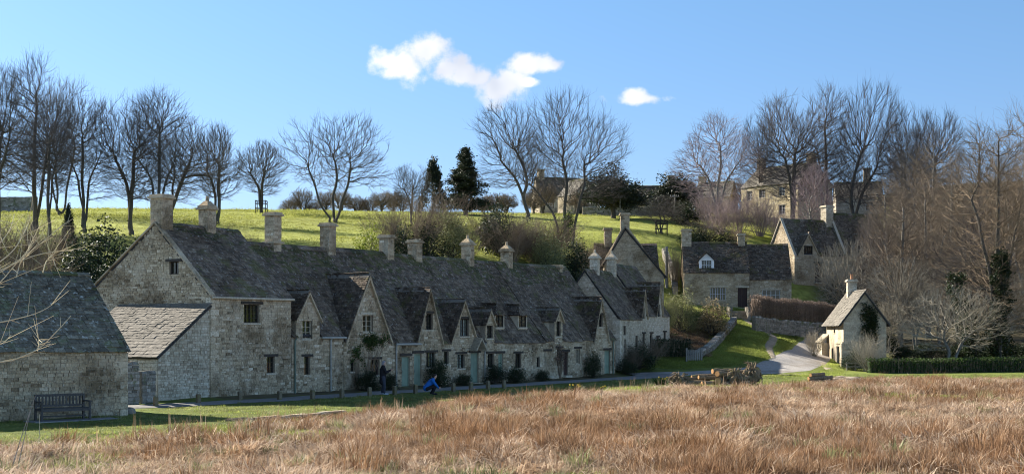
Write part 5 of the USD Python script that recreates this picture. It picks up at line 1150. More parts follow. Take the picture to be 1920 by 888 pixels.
for px, Y, w, h, lab in ((1300, 150, 3.4, 2.6, 'dark bush above the hedge cottage left chimney'), (1285, 174, 5, 3, 'dark bush right of the second telegraph pole'), (1345, 152, 4.4, 2.4, 'dark bush behind the hedge cottage roof'), (1170, 190, 3, 2.0, 'dark bush by the field wall')):
    bush('round', px, Y, w, h, lab, 'leaf_dark', group=None)
for px, Y, w, h, lab in ((1318, 152, 4., 3.2, 'brown bush right of the rubble wall'), (1375, 154, 4., 3., 'brown bush behind the hedge cottage ridge'), (1215, 134, 2.6, 3.4, 'tall dry weeds right of the broad house gable'), (1262, 140, 2.6, 4.2, 'reddish twiggy bush over the hedge cottage left chimney'), (1660, 164, 5., 4.6, 'brown bush behind the gabled stone house')):
    bush('twig', px, Y, w, h, lab, 'twig_brown', 'twiggy_bush')
bush('round', 1655, 158, 5, 7.5, 'yellow green ivy mass right of the gabled stone house roof', 'leaf_olive', 'olive_bush', n=5200)
for k, (px, Y, w, h) in enumerate(((-60, 88, 4.5, 4.6), (0, 92, 4.4, 4.2), (48, 90, 4.2, 4.4), (95, 94, 4., 4.0), (20, 80, 3.6, 3.4), (75, 82, 3.4, 3.2))):
    bush('twig', px, Y, w, h, 'brown thicket behind the barn ridge, '+['cut by the left edge', 'under the leftmost trunk', 'under the tallest tree', 'left of the slim conical evergreen', 'lowest at the far left', 'close behind the barn ridge'][k], 'twig_brown', 'twiggy_bush', group='brown thickets behind the barn', rz=k*2.1)
# gardens on the right
bush('round', 1277, 119.5, 3.1, 3.6, 'pale green upright shrub in front of the hedge cottage', 'leaf_olive', 'upright_shrub', 'shrub', n=5600, leaf=.075)
bush('twig', 1250, 118, 1.8, 3.0, 'pale stemmed shrub at the left side of the pale green one', 'leaf_olive', 'pale_shrub', 'shrub')
bush('round', 1337, 119, 3.5, 3.0, 'round shrub with pale russet leaves beside the garden wall', 'leaf_russet', 'russet_shrub', 'shrub', n=5200)
bush('round', 1312, 123, 2.6, 1.7, 'small green shrub between the upright shrub and the russet one', 'leaf_green', 'green_shrub', 'shrub')
bush('round', 1195, 104, 2.8, 1.9, 'dark shrub against the front of the corner cottage', 'leaf_dark', group=None)
bush('round', 1172, 101, 1.8, 1.2, 'low dark shrub at the corner of the corner cottage', 'leaf_dark', group=None)
bush('twig', 1220, 107, 2.6, 2.1, 'reddish twiggy shrub before the adjoining gabled cottage', 'twig_red', 'red_shrub', 'shrub')
bush('twig', 1185, 103, 2.4, 1.8, 'reddish twiggy shrub at the corner cottage windows', 'twig_red', 'red_shrub', 'shrub')
bush('twig', 1630, 108, 3.2, 3.0, 'bare brown shrub against the lodge gable', 'twig_grey', 'grey_shrub', 'shrub')
bush('twig', 1527, 117, 2.0, 2.2, 'bare shrub at the left of the lodge by the lane', 'twig_grey', 'grey_shrub', 'shrub')
bush('round', 1600, 109.5, 2.0, 1.5, 'low evergreen at the foot of the lodge gable', 'leaf_dark', group=None)
bush('round', 1508, 132, 2.0, 1.6, 'pinkish brown rounded bush at the right end of the low wing', 'leaf_hedge', 'brown_bush', n=1800)
bush('round', 1660, 124, 2.2, 2.2, 'glossy dark evergreen right of the lodge roof', 'leaf_dark', group=None)
for k, (px, Y, w, h) in enumerate(((1700, 116, 3., 1.6), (1740, 117, 3., 1.8), (1800, 117, 3.4, 1.6), (1870, 118, 3., 1.8), (1910, 117, 3., 1.6), (1950, 117, 3, 2.))):
    bush('round', px, Y, w, h, 'dark undergrowth bush behind the clipped hedge, '+['nearest the lodge', 'left of the pale low tree', 'right of the pale low tree', 'between the ivy columns', 'by the right edge', 'past the right edge'][k], 'leaf_dark', 'undergrowth_bush', group='undergrowth behind the clipped hedge')
# shrubs along the terrace front
TS = 'clipped dark shrubs along the terrace front'
for k, (px, s, w, h) in enumerate(((820, .75, 1.55, 1.75), (930, .75, 1.5, 1.35), (966, .8, 1.5, 1.1), (1015, .7, 1.2, .8), (690, .8, 1.5, 1.2), (868, .6, 1.2, .7), (1112, .6, 1.3, 1.9), (730, .8, 1.0, 1.0))):
    t_ = tpx(px, -s); q = row(t_, s)
    bush('round', px, q[1], w, h, ['tall rounded dark shrub right of the two green doors', 'rounded dark shrub left of the pair by the low cottage', 'rounded dark shrub right of the pair by the low cottage', 'low dark shrub under the small square window', 'leafy shrub under the climber cottage window', 'low plants under the bright white window', 'tall dark shrub beside the last green door', 'shrub behind the standing person'][k], 'leaf_dark', 'wall_shrub', 'shrub', group=TS, xy=q)
def wall_climber(name, label, px, py, wpx_, hpx, mat, n, seed, stemx=None, twiggy=False):
    t_ = tpx(px); x, z = 0, zpx(px, py); q = row(t_, 0); t = thing(name, label, 'climber', (q[0], q[1], 0), ROW_ANG); rng = np.random.default_rng(seed); Y = q[1]; w, h = wpx_/FPX*Y*1.15, hpx/FPX*Y
    s_ = MB(); base = np.array([(stemx-px)/FPX*Y if stemx else 0., -.08, 0.]); ends = np.stack([rng.uniform(-w/2, w/2, 16), rng.uniform(-.14, -.05, 16), z+rng.uniform(-h/2, h/2, 16)], 1)
    for e in ends: mid = (base+e)/2+rng.normal(0, .1, 3)*np.array([1, .1, 1]); s_.path([base, mid, e], [.02, .014, .006], 4)
    s_.build('stems', M['twig_brown'], t)
    b = MB(); cl = np.concatenate([ends, (ends+base*np.array([1, 1, 0])+np.array([0, 0, z]))/2]) if not twiggy else ends
    cl[:, 1] = np.minimum(cl[:, 1], -.08)
    leafcloud(b, rng, cl, n, .10, (.16, .05, .13)); b.build('leaves', M[mat], t, kind='stuff')
wall_climber('wall_climber', 'green climber arching over the door of the steep gabled cottage', 700, 640, 66, 24, 'leaf_green', 1500, 1, 675)
wall_climber('wall_climber', 'thin brown creeper on the wall under the narrow tall dormer', 1050, 668, 36, 55, 'leaf_hedge', 500, 2, 1048)
wall_climber('wall_climber', 'straggling shrub trained on the wall of the climber cottage window', 668, 665, 36, 45, 'leaf_green', 450, 3, 668)
def ivy(px, Y, z0, z1, r, label, lean=0., mat='leaf_dark', seed=1, n=5200):
    p = on(px, Y); t = thing('ivy_column', label, 'ivy', p); rng = np.random.default_rng(seed); b = MB(); cl = []
    for k in range(120):
        u = rng.random(); a = rng.uniform(0, 6.3); rr = r*(1.15-.45*u)*rng.uniform(.4, 1.15)*(1+.25*math.sin(u*14+a)); cl.append((math.cos(a)*rr+lean*u*(z1-z0), math.sin(a)*rr, z0+u*(z1-z0)))
    leafcloud(b, rng, cl, n, .2, (.16, .16, .22)); b.build('leaves', M[mat], t, kind='stuff')
    s_ = MB(); s_.path([(0.02, 0, -.2), (lean*(z1-z0)+.02, 0, z1)], [.16, .06], 6); s_.build('stem', M['bark'], t)
ivy(1874, 114, -.2, 9.0, .9, 'ivy cladding the straight trunk at the right', .02, seed=1, n=7500)
ivy(1836, 115, -.2, 7.2, .8, 'ivy cladding the leaning trunk left of the straight one', -.28, seed=2)
ivy(1066, 145.8, -.2, 3.4, .6, 'ivy round the foot of the round crowned tree', 0, 'leaf_green', 3, 1400)
# ivy on the lodge gable, hedges
t = thing('gable_ivy', 'dark ivy patch hanging on the lodge gable', 'ivy', (26.1, 112, .2), math.radians(-2)); rng = np.random.default_rng(9); b = MB()
cl = np.stack([rng.uniform(1.5, 2.5, 40), rng.uniform(-.22, -.06, 40), rng.uniform(1.9, 5.0, 40)], 1); leafcloud(b, rng, cl, 3200, .13, (.16, .06, .2)); b.build('leaves', M['leaf_dark'], t, kind='stuff')
s_ = MB(); s_.path([(2.1, -.06, -.2), (2.0, -.07, 2.5), (1.95, -.07, 4.6)], [.05, .04, .02], 5); s_.build('stem', M['bark'], t)
def hedge(name, label, pts, w, h, mat, tw, n, seed, leaf=.08, cat='hedge', rnd_=False):
    rng = np.random.default_rng(seed); pts = np.array(pts); c = pts.mean(0); t = thing(name, label, cat, (c[0], c[1], 0)); L = np.concatenate([[0], np.cumsum(np.linalg.norm(np.diff(pts[:, :2], axis=0), axis=1))])
    def P(s): return np.stack([np.interp(s, L, pts[:, k]) for k in range(3)], 1)-np.array([c[0], c[1], 0])
    dvec = (pts[-1]-pts[0])[:2]; dvec /= np.linalg.norm(dvec); nn = np.array([-dvec[1], dvec[0]])
    s = rng.uniform(0, L[-1], n); q = P(s); face = rng.random(n); oy = rng.uniform(-.5, .5, n); oz = rng.random(n)
    oy = np.where(face < .38, -.5, np.where(face < .5, .5, oy)); oz = np.where(face > .72, 1., oz)
    if rnd_: k_ = np.maximum(np.abs(oy)*2, np.abs(oz*2-1)); l_ = (np.abs(oy*2)**3+np.abs(oz*2-1)**3)**(1/3)/np.maximum(k_, 1e-6); oy = oy/l_; oz = ((oz*2-1)/l_+1)/2
    bump = .06*np.sin(s*2.1)+.05*np.sin(s*4.7+1)
    p = q+np.column_stack([nn[0]*oy*w, nn[1]*oy*w, oz*h*(1+bump*.6)])+rng.normal(0, .06, (n, 3))
    b = MB(); leafcloud(b, rng, p, int(n*1.3), leaf, .035); b.build('foliage', M[mat], t, kind='stuff')
    tb = MB(); m = n//4; s = rng.uniform(0, L[-1], m); q = P(s)+np.column_stack([nn[0]*rng.uniform(-.45, .45, m)*w, nn[1]*rng.uniform(-.45, .45, m)*w, np.zeros(m)]); tb.tubes(q, q+rng.normal(0, .1, (m, 3))+np.array([0, 0, h])*rng.uniform(.75, 1.04, (m, 1)), .014, .007, 3, rng.random(m)); tb.build('twigs', M[tw], t, kind='stuff')
    co = MB(); K = 24; ss = np.linspace(.1, L[-1]-.1, K); q = P(ss); o = np.column_stack([nn[0]*np.ones(K), nn[1]*np.ones(K), np.zeros(K)])*w*.33
    for k in range(K-1): co.hexa(np.array([q[k]-o[k], q[k+1]-o[k], q[k+1]+o[k], q[k]+o[k], q[k]-o[k]+(0, 0, h*.88), q[k+1]-o[k]+(0, 0, h*.88), q[k+1]+o[k]+(0, 0, h*.88), q[k]+o[k]+(0, 0, h*.88)]))
    co.build('core', M['leaf_dark'] if mat != 'leaf_hedge' else M['leaf_hedge'], t)
    return t
def gp3(px, Y, dz=0.): return on(px, Y, dz)
hedge('clipped_hedge', 'long low clipped hedge at the field edge right of the lodge', [gp3(1626, 106.5), gp3(1720, 107), gp3(1820, 107.5), gp3(2120, 108)], .9, .98, 'leaf_green', 'twig_brown', 9000, 3, leaf=.12)
hedge('beech_hedge', 'thick rounded brown beech hedge on the stone wall', [gp3(1413, 125.6, 1.2), gp3(1450, 126.3, 1.2), gp3(1520, 127.4, 1.2), gp3(1568, 128.5, 1.2)], 1.9, 1.75, 'leaf_hedge', 'twig_brown', 12000, 4, leaf=.085, rnd_=True)
hedge('box_hedge', 'low dark hedge in front of the garden patch', [gp3(1228, 110.5), gp3(1262, 111), gp3(1294, 111.5)], .8, 1.2, 'leaf_dark', 'twig_brown', 2600, 5, leaf=.10)
# ------------------------------------------------------------------ walls, posts, furniture
def drywall(name, label, pts, h, w, seed, mat='dry_stone', cap=True, limit=0, group=None, hh=(.10, .18), ww=(.18, .45), tone=(0, 1), cat='stone wall'):
    rng = np.random.default_rng(seed); pts = np.array(pts, float); c = pts[len(pts)//2]
    t = thing(name, label, cat, c, 0, group); pts = pts-c; L = np.concatenate([[0], np.cumsum(np.linalg.norm(np.diff(pts[:, :2], axis=0), axis=1))])
    def P(s): return np.array([np.interp(s, L, pts[:, k]) for k in range(3)])
    def fm(side):
        def f(a, d, z):
            p = P(a); q = P(min(a+.05, L[-1]))-P(max(a-.05, 0)); n = np.array([-q[1], q[0]])/max(np.hypot(q[0], q[1]), 1e-6)
            o = (w/2-d)*(-1 if side == 0 else 1)
            return (p[0]+n[0]*o, p[1]+n[1]*o, p[2]+z)
        return f
    poly = sbox(0, -.3, L[-1], h)
    st_ = stones(poly, fm(0), rng, h=hh, w=ww, proud=.03, tone=tone)+stones(poly, fm(1), rng, h=hh, w=ww, proud=.03, tone=tone)
    core = MB(); K = max(2, int(L[-1]/.5)); ss = np.linspace(0.01, L[-1]-.01, K)
    for a, b in zip(ss[:-1], ss[1:]):
        f0, f1 = fm(0), fm(1); core.hexa(np.array([f0(a, .02, -.5), f0(b, .02, -.5), f1(b, .02, -.5), f1(a, .02, -.5), f0(a, .02, h-.02), f0(b, .02, h-.02), f1(b, .02, h-.02), f1(a, .02, h-.02)]))
    core.build('core', M['mortar'], t)
    emit(st_, 'stone', M[mat], t, limit, 'stone_courses')
    if cap:
        cp_ = []; s = 0.
        while s < L[-1]:
            l = rng.uniform(.18, .4); b = min(s+l, L[-1]); f0, f1 = fm(0), fm(1); hh_ = h+rng.uniform(.08, .16)
            cp_.append((np.array([f0(s+.01, -.05, h), f0(b-.01, -.05, h), f1(b-.01, -.05, h), f1(s+.01, -.05, h), f0(s+.02, .02, hh_), f0(b-.02, .02, hh_+rng.uniform(-.03, .03)), f1(b-.02, .02, hh_), f1(s+.02, .02, hh_)]), rng.random(), l)); s = b
        emit(cp_, 'cope_stone', M[mat], t, 0 if len(cp_) > 60 else len(cp_), 'cope_stones')
    return t
drywall('garden_wall', 'mossy broken dry stone wall between the barn and the lean-to, taller part by the barn', [gp3(230, 60.6), gp3(254, 61.2)], 1.65, .45, 1, limit=60)
drywall('garden_wall', 'lower dark dry stone wall against the lean-to', [gp3(258, 61.4), gp3(284, 62.2)], 1.25, .45, 2, limit=60)
drywall('garden_wall', 'sloping dry stone wall beside the green bank below the russet shrub', [gp3(1308, 110.5), gp3(1330, 113.5), gp3(1352, 118), gp3(1368, 123), gp3(1376, 128)], .45, .5, 3, tone=(0, .6))
drywall('retaining_wall', 'stone retaining wall under the beech hedge', [gp3(1413, 124.6), gp3(1450, 125.3), gp3(1520, 126.4), gp3(1548, 127.2)], 1.15, .6, 4, tone=(0, .75))
drywall('field_wall', 'long grey field wall across the top of the meadow', [gp3(1092, 189), gp3(1160, 189), gp3(1230, 189), gp3(1296, 188)], 1.05, .5, 5, tone=(.2, 1), hh=(.14, .22), ww=(.25, .6))
drywall('rubble_wall', 'curving pale rubble wall running down to the hedge cottage', [gp3(1246, 147), gp3(1256, 144), gp3(1264, 141.5), gp3(1266, 138.8)], .8, .5, 6, tone=(.2, .9), mat='dry_stone')
drywall('hill_wall', 'mossy wall on the crest at the far left edge', [gp3(-120, 158), gp3(-20, 160), gp3(40, 163), gp3(66, 166)], 1.5, .6, 7)
for px, Y, tp, lab, r in ((1163, 178, 366, 'left of the two thin telegraph poles by the field wall', .10), (1265, 181, 364, 'right of the two thin telegraph poles by the dark evergreen', .10), (1250, 140, 462, 'stout pale post right of the broad house gable', .16)):
    p = on(px, Y); h = CAM_H+(HY-tp)/FPX*Y-p[2]; t = thing('telegraph_pole' if r < .15 else 'post', lab, 'pole' if r < .15 else 'post', p)
    b = MB(); b.path([(0, 0, -.4), (0, 0, h)], [r, r*.85], 8); b.build('pole', M['timber_grey'], t)
    if r < .15:
        b = MB(); b.box((-.6, -.05, h-.35), (.6, .05, h-.25)); b.build('cross_arm', M['timber_grey'], t)
        b = MB()
        for x in (-.5, -.2, .2, .5): b.tubes([(x, 0, h-.25)], [(x, 0, h-.10)], .035, .03, 6)
        b.build('insulator', M['paint_white'], t, kind='stuff')
for px, Y, lab in ((490, 167.5, 'square timber guard round the young tree in the meadow'), (917, 182, 'small timber guard with a sapling right of the spruce'), (1240, 155.5, 'timber guard round the small fruit tree')):
    p = on(px, Y); t = thing('tree_guard', lab, 'tree guard', p)
    for sx in (-.6, .6):
        for sy in (-.6, .6): b = MB(); b.box((sx-.04, sy-.04, -.3), (sx+.04, sy+.04, 1.5)); b.build('stake', M['timber_dark'], t)
    for z in (.55, 1.1, 1.42):
        for a, c in (((-.6, -.63), (.6, -.58)), ((-.6, .58), (.6, .63)), ((-.63, -.58), (-.58, .58)), ((.58, -.58), (.63, .58))): b = MB(); b.box((*a, z), (*c, z+.07)); b.build('rail', M['timber_dark'], t)
BO = [(292, 763), (372, 757.5), (450, 752.5), (524, 750), (586, 747.5), (641, 745), (693, 742.5), (740, 740), (779, 737), (850, 733), (883, 731), (915, 729), (945, 727)]
BL = ['nearest the garden wall', 'second from the garden wall', 'third from the garden wall', 'before the right side of the tall end cottage', 'before the green drain pipe', 'before the pale drain pipe', 'left of the standing person', 'right of the standing person', 'left of the crouching person in blue', 'right of the crouching person in blue', 'before the pale green door', 'before the pale drain pipe by the round shrubs', 'furthest of the row, before the round shrubs']
proto = None
for (px, py), lab in zip(BO, BL):
    Y = CAM_H*FPX/(py-HY); p = on(px, Y); lab = 'short square wooden bollard by the path, '+lab
    if proto is None:
        t = thing('bollard', lab, 'bollard', p, .6, 'wooden bollards along the path'); proto = str(t.GetPath())
        b = MB(); w_ = .085
        b.hexa(np.array([(-w_, -w_, -.3), (w_, -w_, -.3), (w_, w_, -.3), (-w_, w_, -.3), (-w_, -w_, .42), (w_, -w_, .42), (w_, w_, .42), (-w_, w_, .42)]), .5); b.build('post', M['bollard_wood'], t)
        b = MB(); b.hexa(np.array([(-w_, -w_, .423), (w_, -w_, .423), (w_, w_, .423), (-w_, w_, .423), (-.05, -.05, .47), (.05, -.05, .47), (.05, .05, .47), (-.05, .05, .47)]), .8); b.build('top', M['bollard_wood'], t)
    else: copy_of(proto, 'bollard', lab, 'bollard', p, .6+(px % 7)*.05, 'wooden bollards along the path')
# bench
br_ = np.array([-14.62, 54.0]); bx = np.array([math.cos(BANG), math.sin(BANG)]); bn = np.array([bx[1], -bx[0]])
bp = br_-bx*3.95+bn*.95
t = thing('bench', 'weathered wooden slatted bench on a slab in front of the barn', 'bench', (*bp, G(*bp)+.04), BANG); W_ = 1.85
def part(name, a, b_, mat='bench_wood', r=.5): q = MB(); q.box(a, b_, r); return q.build(name, M[mat], t)
for x in (0, W_-.07):
    part('leg', (x, -.62, 0), (x+.07, -.55, .64)); part('leg', (x, -.05, 0), (x+.07, .03, .92)); part('armrest', (x-.02, -.66, .64), (x+.09, -.02, .69)); part('side_rail', (x+.015, -.55, .34), (x+.055, -.05, .41))
part('top_rail', (.07, -.04, .84), (W_-.07, .02, .93)); part('bottom_rail', (.07, -.04, .48), (W_-.07, .01, .55)); part('front_rail', (.07, -.61, .33), (W_-.07, -.56, .41)); part('stretcher', (.07, -.33, .12), (W_-.07, -.28, .17))
for k in range(13): x = .14+k*(W_-.34)/12; part('back_slat', (x, -.025, .55), (x+.055, .005, .84), r=.3+.4*(k % 3)/2)
for k in range(6): y = -.6+k*.095; part('seat_slat', (.02, y, .415), (W_-.02, y+.075, .44), r=.2+.6*(k % 2))
sl = MB(); q = [bp-bx*.35-bn*.15, bp+bx*2.9-bn*.15, bp+bx*2.9+bn*.95, bp-bx*.35+bn*.95]; sl.hexa(np.array([(*p, G(*bp)-.2) for p in q]+[(*p, G(*bp)+.04) for p in q])); top(sl.build('bench_slab', M['concrete']), 'thin concrete slab under the bench', 'slab')
# stone edging of the green
t = thing('stone_edging', 'line of low stones edging the green above the stream', 'edging', (0, 0, 0)); rng = np.random.default_rng(4)
ed = np.array([at(425, 0, 51)[:2], at(500, 0, 52.7)[:2], at(570, 0, 54.5)[:2], at(645, 0, 57)[:2]]); L_ = np.concatenate([[0], np.cumsum(np.linalg.norm(np.diff(ed, axis=0), axis=1))]); s = 0.
while s < L_[-1]:
    l = rng.uniform(.45, 1.0); b_ = min(s+l, L_[-1]); q0, q1 = (np.array([np.interp(x, L_, ed[:, k]) for k in (0, 1)]) for x in (s+.02, b_-.02)); d = unit(q1-q0); n = np.array([-d[1], d[0]])*rng.uniform(.12, .17); z = G(*q0)
    b = MB(); b.hexa(np.array([(*(q0-n), z-.4), (*(q1-n), z-.4), (*(q1+n), z-.4), (*(q0+n), z-.4), (*(q0-n*.8), z+.08), (*(q1-n*.8), z+rng.uniform(.05, .1)), (*(q1+n*.8), z+.09), (*(q0+n*.8), z+.08)]), rng.random()); b.build('stone', M['stone'], t); s = b_
rk = trimesh.creation.icosphere(2, .3); rk.vertices *= np.array([1.2, .9, .7]); rk.vertices += .05*np.sin(rk.vertices*9)
p = on(237, 55.5); b = MB(); b.tm(rk); top(b.build('boulder', M['dry_stone'], xf=lambda v: v+p), 'mossy boulder at the right corner of the barn', 'boulder')
# gate and steps
p = on(1302, 109.5); t = thing('garden_gate', 'small weathered gate between the low hedge and the sloping wall', 'gate', p, .15)
for k in range(6): b = MB(); b.box((-.5+k*.17, -.02, .05), (-.39+k*.17, .02, .85), .3+.1*k); b.build('picket', M['timber_grey'], t)
for z in (.2, .6): b = MB(); b.box((-.52, .021, z), (.52, .06, z+.08)); b.build('rail', M['timber_grey'], t)
for x in (-.62, .56): b = MB(); b.box((x-.06, -.06, -.3), (x+.06, .06, 1.0)); b.build('gate_post', M['timber_grey'], t)
p = on(1388, 131.5); t = thing('steps', 'short flight of stone steps up to the brown door', 'steps', p)
for k in range(5): b = MB(); b.box((-.7, k*.35, -.5), (.7, k*.35+.36, .18*(k+1)-.1), .3+.1*k); b.build('step', M['stone'], t)
for x in (-1.0, .72): b = MB(); b.box((x, -.1, -.5), (x+.28, 1.9, 1.15)); b.build('side_wall', M['dry_stone'], t)
p = on(1401, 104.2); 
# logs
t0 = np.random.default_rng(12)
def log(name, label, A, B, r, group='cut logs on the field edge', stumpy=False):
    A, B = np.array(A, float), np.array(B, float); c = (A+B)/2; t = thing(name, label, 'log', c, 0, group); b = MB(); n = 6; pts = A+(B-A)*np.linspace(0, 1, n)[:, None]-c; pts[1:-1] += t0.normal(0, r*.08, (n-2, 3)); b.path(pts, r*t0.uniform(.9, 1.08, n), 10, cap=False); b.build('bark', M['log_bark'], t, smooth=True)
    for e, s in ((pts[0], -1), (pts[-1], 1)):
        d = unit(B-A)*.012*s; q = MB(); q.path([e-d, e+d], r*.93, 10); q.build('cut_end', M['cut_wood'], t)
    return t
def W(px, py, Y): return at(px, py, Y)
zf = G(*at(1330, 0, 84)[:2])
def LP(px, Y, z): x = (px-CX)/FPX*Y; return (x, Y, G(x, Y)+z)
log('log', 'long thin log slanting from the left root plate', LP(1292, 84.6, .25), LP(1338, 85.4, .55), .13)
log('log', 'long log lying low beside the left root plate', LP(1290, 84, .16), LP(1342, 84, .18), .17)
log('log', 'short log on the ground before the crossing logs', LP(1316, 83.4, .15), LP(1345, 83.7, .16), .15)
log('log', 'pale stripped log resting on the lower ones', LP(1297, 84.8, .5), LP(1344, 85.2, .62), .12)
log('log', 'thick log on top of the pile with its left end cut', LP(1336, 84.6, .86), LP(1378, 85.2, .84), .16)
log('log', 'thick log with an orange cut face towards the field', LP(1346, 83.2, .30), LP(1357, 85.6, .36), .21)
log('log', 'round log under the mossy top log', LP(1345, 83.9, .72), LP(1372, 85., .62), .17)
log('log', 'mossy log lying against the tall root plate', LP(1360, 84.3, .25), LP(1398, 84.9, .28), .25)
log('log', 'thick log between the mossy log and the tall root plate', LP(1365, 84.8, .66), LP(1400, 85.2, .72), .22)
for k, (a, b_, Y, z0, z1, r) in enumerate(((1284, 1330, 84.4, .42, .36, .11), (1300, 1352, 84.9, .30, .74, .10), (1310, 1358, 84.2, .52, .44, .12), (1282, 1312, 83.6, .14, .16, .15), (1322, 1366, 83.3, .14, .14, .15), (1370, 1404, 83.6, .14, .2, .15), (1384, 1420, 84, .5, .42, .12))):
    log('log', 'brown log of the pile, '+['second long one leaving the left root plate', 'slanting highest across the middle', 'lying across the middle of the left half', 'short one at the foot of the left root plate', 'lying on the ground in front of the orange cut face', 'lying in front of the mossy log', 'leaning on the tall root plate'][k], LP(a, Y, z0), LP(b_, Y+.5, z1), r)
def root_plate(label, px, Y, w, h, seed):
    p = on(px, Y); t = thing('root_plate', label, 'stump', p); rng = np.random.default_rng(seed)
    s_ = trimesh.creation.icosphere(3, 1.); v = s_.vertices; n_ = 4*(usdkit.meshkit.fbm(v*2.6+seed)-.5); v = v*(1+.45*n_[:, None])*np.array([w*.36, w*.26, h*.40])+(0, 0, h*.36); b = MB(); b.add(v, s_.faces); b.build('stump', M['log_bark'], t, smooth=True)
    for k in range(34):
        a = rng.uniform(0, 6.3); u = rng.uniform(.45, 1.); st_ = np.array([math.cos(a)*w*.22, math.sin(a)*w*.16, u*h*.85]); e = np.array([math.cos(a)*w*rng.uniform(.36, .58), math.sin(a)*w*rng.uniform(.3, .45), rng.uniform(-.05, .55)*h*u]); m = (st_+e)/2+np.array([math.cos(a)*w*.12, math.sin(a)*w*.1, h*.06])+rng.normal(0, .05, 3); b = MB(); b.path([st_, m, e], [rng.uniform(.035, .075), .045, .014], 5); b.build('root', M['log_bark'], t)
    for k in range(9):
        a = rng.uniform(0, 6.3); b = MB(); b.path([(math.cos(a)*w*.1, math.sin(a)*w*.1, h*.6), (math.cos(a)*w*.22, math.sin(a)*w*.2, h*rng.uniform(.85, 1.05)), (math.cos(a)*w*.40, math.sin(a)*w*.3, h*rng.uniform(.8, 1.12))], [.07, .05, .012], 5); b.build('root', M['log_bark'], t)
root_plate('upturned mossy root plate at the left end of the log pile', 1274, 84, 1.35, .78, 1)
root_plate('tall upturned root plate at the right end of the log pile', 1410, 84.6, 1.25, 1.35, 2)
root_plate('stump hidden in the middle of the log pile', 1378, 84, 1.2, 1.0, 5)
for k, (a, b_, z, r) in enumerate(((1518, 1556, .12, .12), (1522, 1562, .13, .11), (1516, 1548, .34, .12), (1525, 1560, .33, .10), (1520, 1545, .54, .11))):
    log('log', 'thin log of the small stack right of the big pile, '+['lowest at the front', 'lowest at the back', 'middle left', 'middle right', 'topmost'][k], LP(a, 86.5+.3*(k % 2), z), LP(b_, 87.2+.3*(k % 2), z), r, 'small stack of logs')
p = on(1578, 89); t = thing('spoil_heap', 'low heap of dry cuttings right of the small log stack', 'heap', p); s_ = trimesh.creation.icosphere(3, 1.); v = s_.vertices*np.array([1.5, .9, .32])*(1+1.2*(usdkit.meshkit.fbm(s_.vertices*2.5)-.5)[:, None]); b = MB(); b.add(v, s_.faces); b.build('heap', M['earth_track'], t, smooth=True)
b = MB(); r_ = np.random.default_rng(8); a_ = np.column_stack([r_.normal(0, .6, 150), r_.normal(0, .4, 150), r_.uniform(.15, .32, 150)]); b.tubes(a_, a_+r_.normal(0, .35, (150, 3))*np.array([1, 1, .2]), .012, .006, 3, r_.random(150)); b.build('cuttings', M['twig_brown'], t, kind='stuff')
t = thing('lodge_fence', 'low pale rail fence at the foot of the lodge', 'fence', on(1588, 108.6))
for k in range(4): b = MB(); x = k*.65; b.box((x-.04, -.04, -.3), (x+.04, .04, .62)); b.build('fence_post', M['timber_grey'], t)
for z in (.25, .5): b = MB(); b.box((-.1, -.065, z), (2.1, -.041, z+.09)); b.build('rail', M['timber_grey'], t)
# leafy clumps on the bank
CL = 'leafy clumps on the stream bank'
for k, (px, Y, s_) in enumerate(((1075, 73.5, 1.), (1128, 76.5, .8), (1042, 71, .6), (1240, 84.5, 1.0), (1098, 75.5, .6), (1205, 82, .6))):
    p = on(px, Y); t = thing('daffodil_clump', ['largest leafy clump with a few yellow flowers on the bank', 'second leafy clump to its right on the bank', 'small leafy clump furthest left on the bank', 'leafy clump beside the left root plate', 'small leafy clump between the two largest', 'small leafy clump left of the root plate'][k], 'plant', p, 0, CL, s_)
    r_ = np.random.default_rng(k); n = 150; a = r_.uniform(0, 6.3, n); base = np.column_stack([np.cos(a)*r_.uniform(0, .3, n), np.sin(a)*r_.uniform(0, .3, n), 0*a]); tip = base*1.8+np.column_stack([np.cos(a)*.1, np.sin(a)*.1, r_.uniform(.2, .5, n)])
    b = MB(); b.tubes(base, tip, .016, .004, 3, r_.random(n)); b.build('leaves', M['leaf_green'], t, kind='stuff')
    if k in (0, 1, 3):
        for j in range(5):
            f = trimesh.creation.icosphere(1, .045); f.apply_translation((r_.uniform(-.35, .35), r_.uniform(-.3, .1), r_.uniform(.35, .5))); b = MB(); b.tm(f); b.build('flower', M['flower_yellow'], t)
# foreground sapling at the left edge
base = on(-330, 17.0); t = thing('foreground_sapling', 'pale sunlit stems of a young willow reaching in from the left edge', 'sapling', base); r_ = np.random.default_rng(2)
def F3(px, py, Y): return at(px, py, Y)-base
trunk_top = F3(-260, 640, 17); b = MB(); b.path([(0, 0, -.3), trunk_top*.5+(0, .1, 0), trunk_top], [.07, .06, .05], 7); b.build('trunk', M['bark_pale'], t)
stems_ = [[(-10, 690), (40, 668), (75, 655), (95, 632), (115, 612), (136, 588)], [(-10, 608), (30, 597), (62, 590), (88, 578), (103, 566)], [(-10, 520), (40, 484), (90, 446), (112, 424), (140, 408)], [(-10, 500), (26, 470), (44, 440), (60, 402)], [(-10, 512), (60, 478), (110, 470), (138, 470)], [(-10, 545), (20, 505), (52, 470), (70, 440)],
          [(-10, 470), (20, 430), (28, 398)], [(30, 520), (38, 490), (60, 462)], [(80, 512), (86, 490), (98, 478), (104, 474)], [(-10, 650), (10, 640), (22, 626)], [(70, 658), (73, 645), (72, 632)]]
fine = MB()
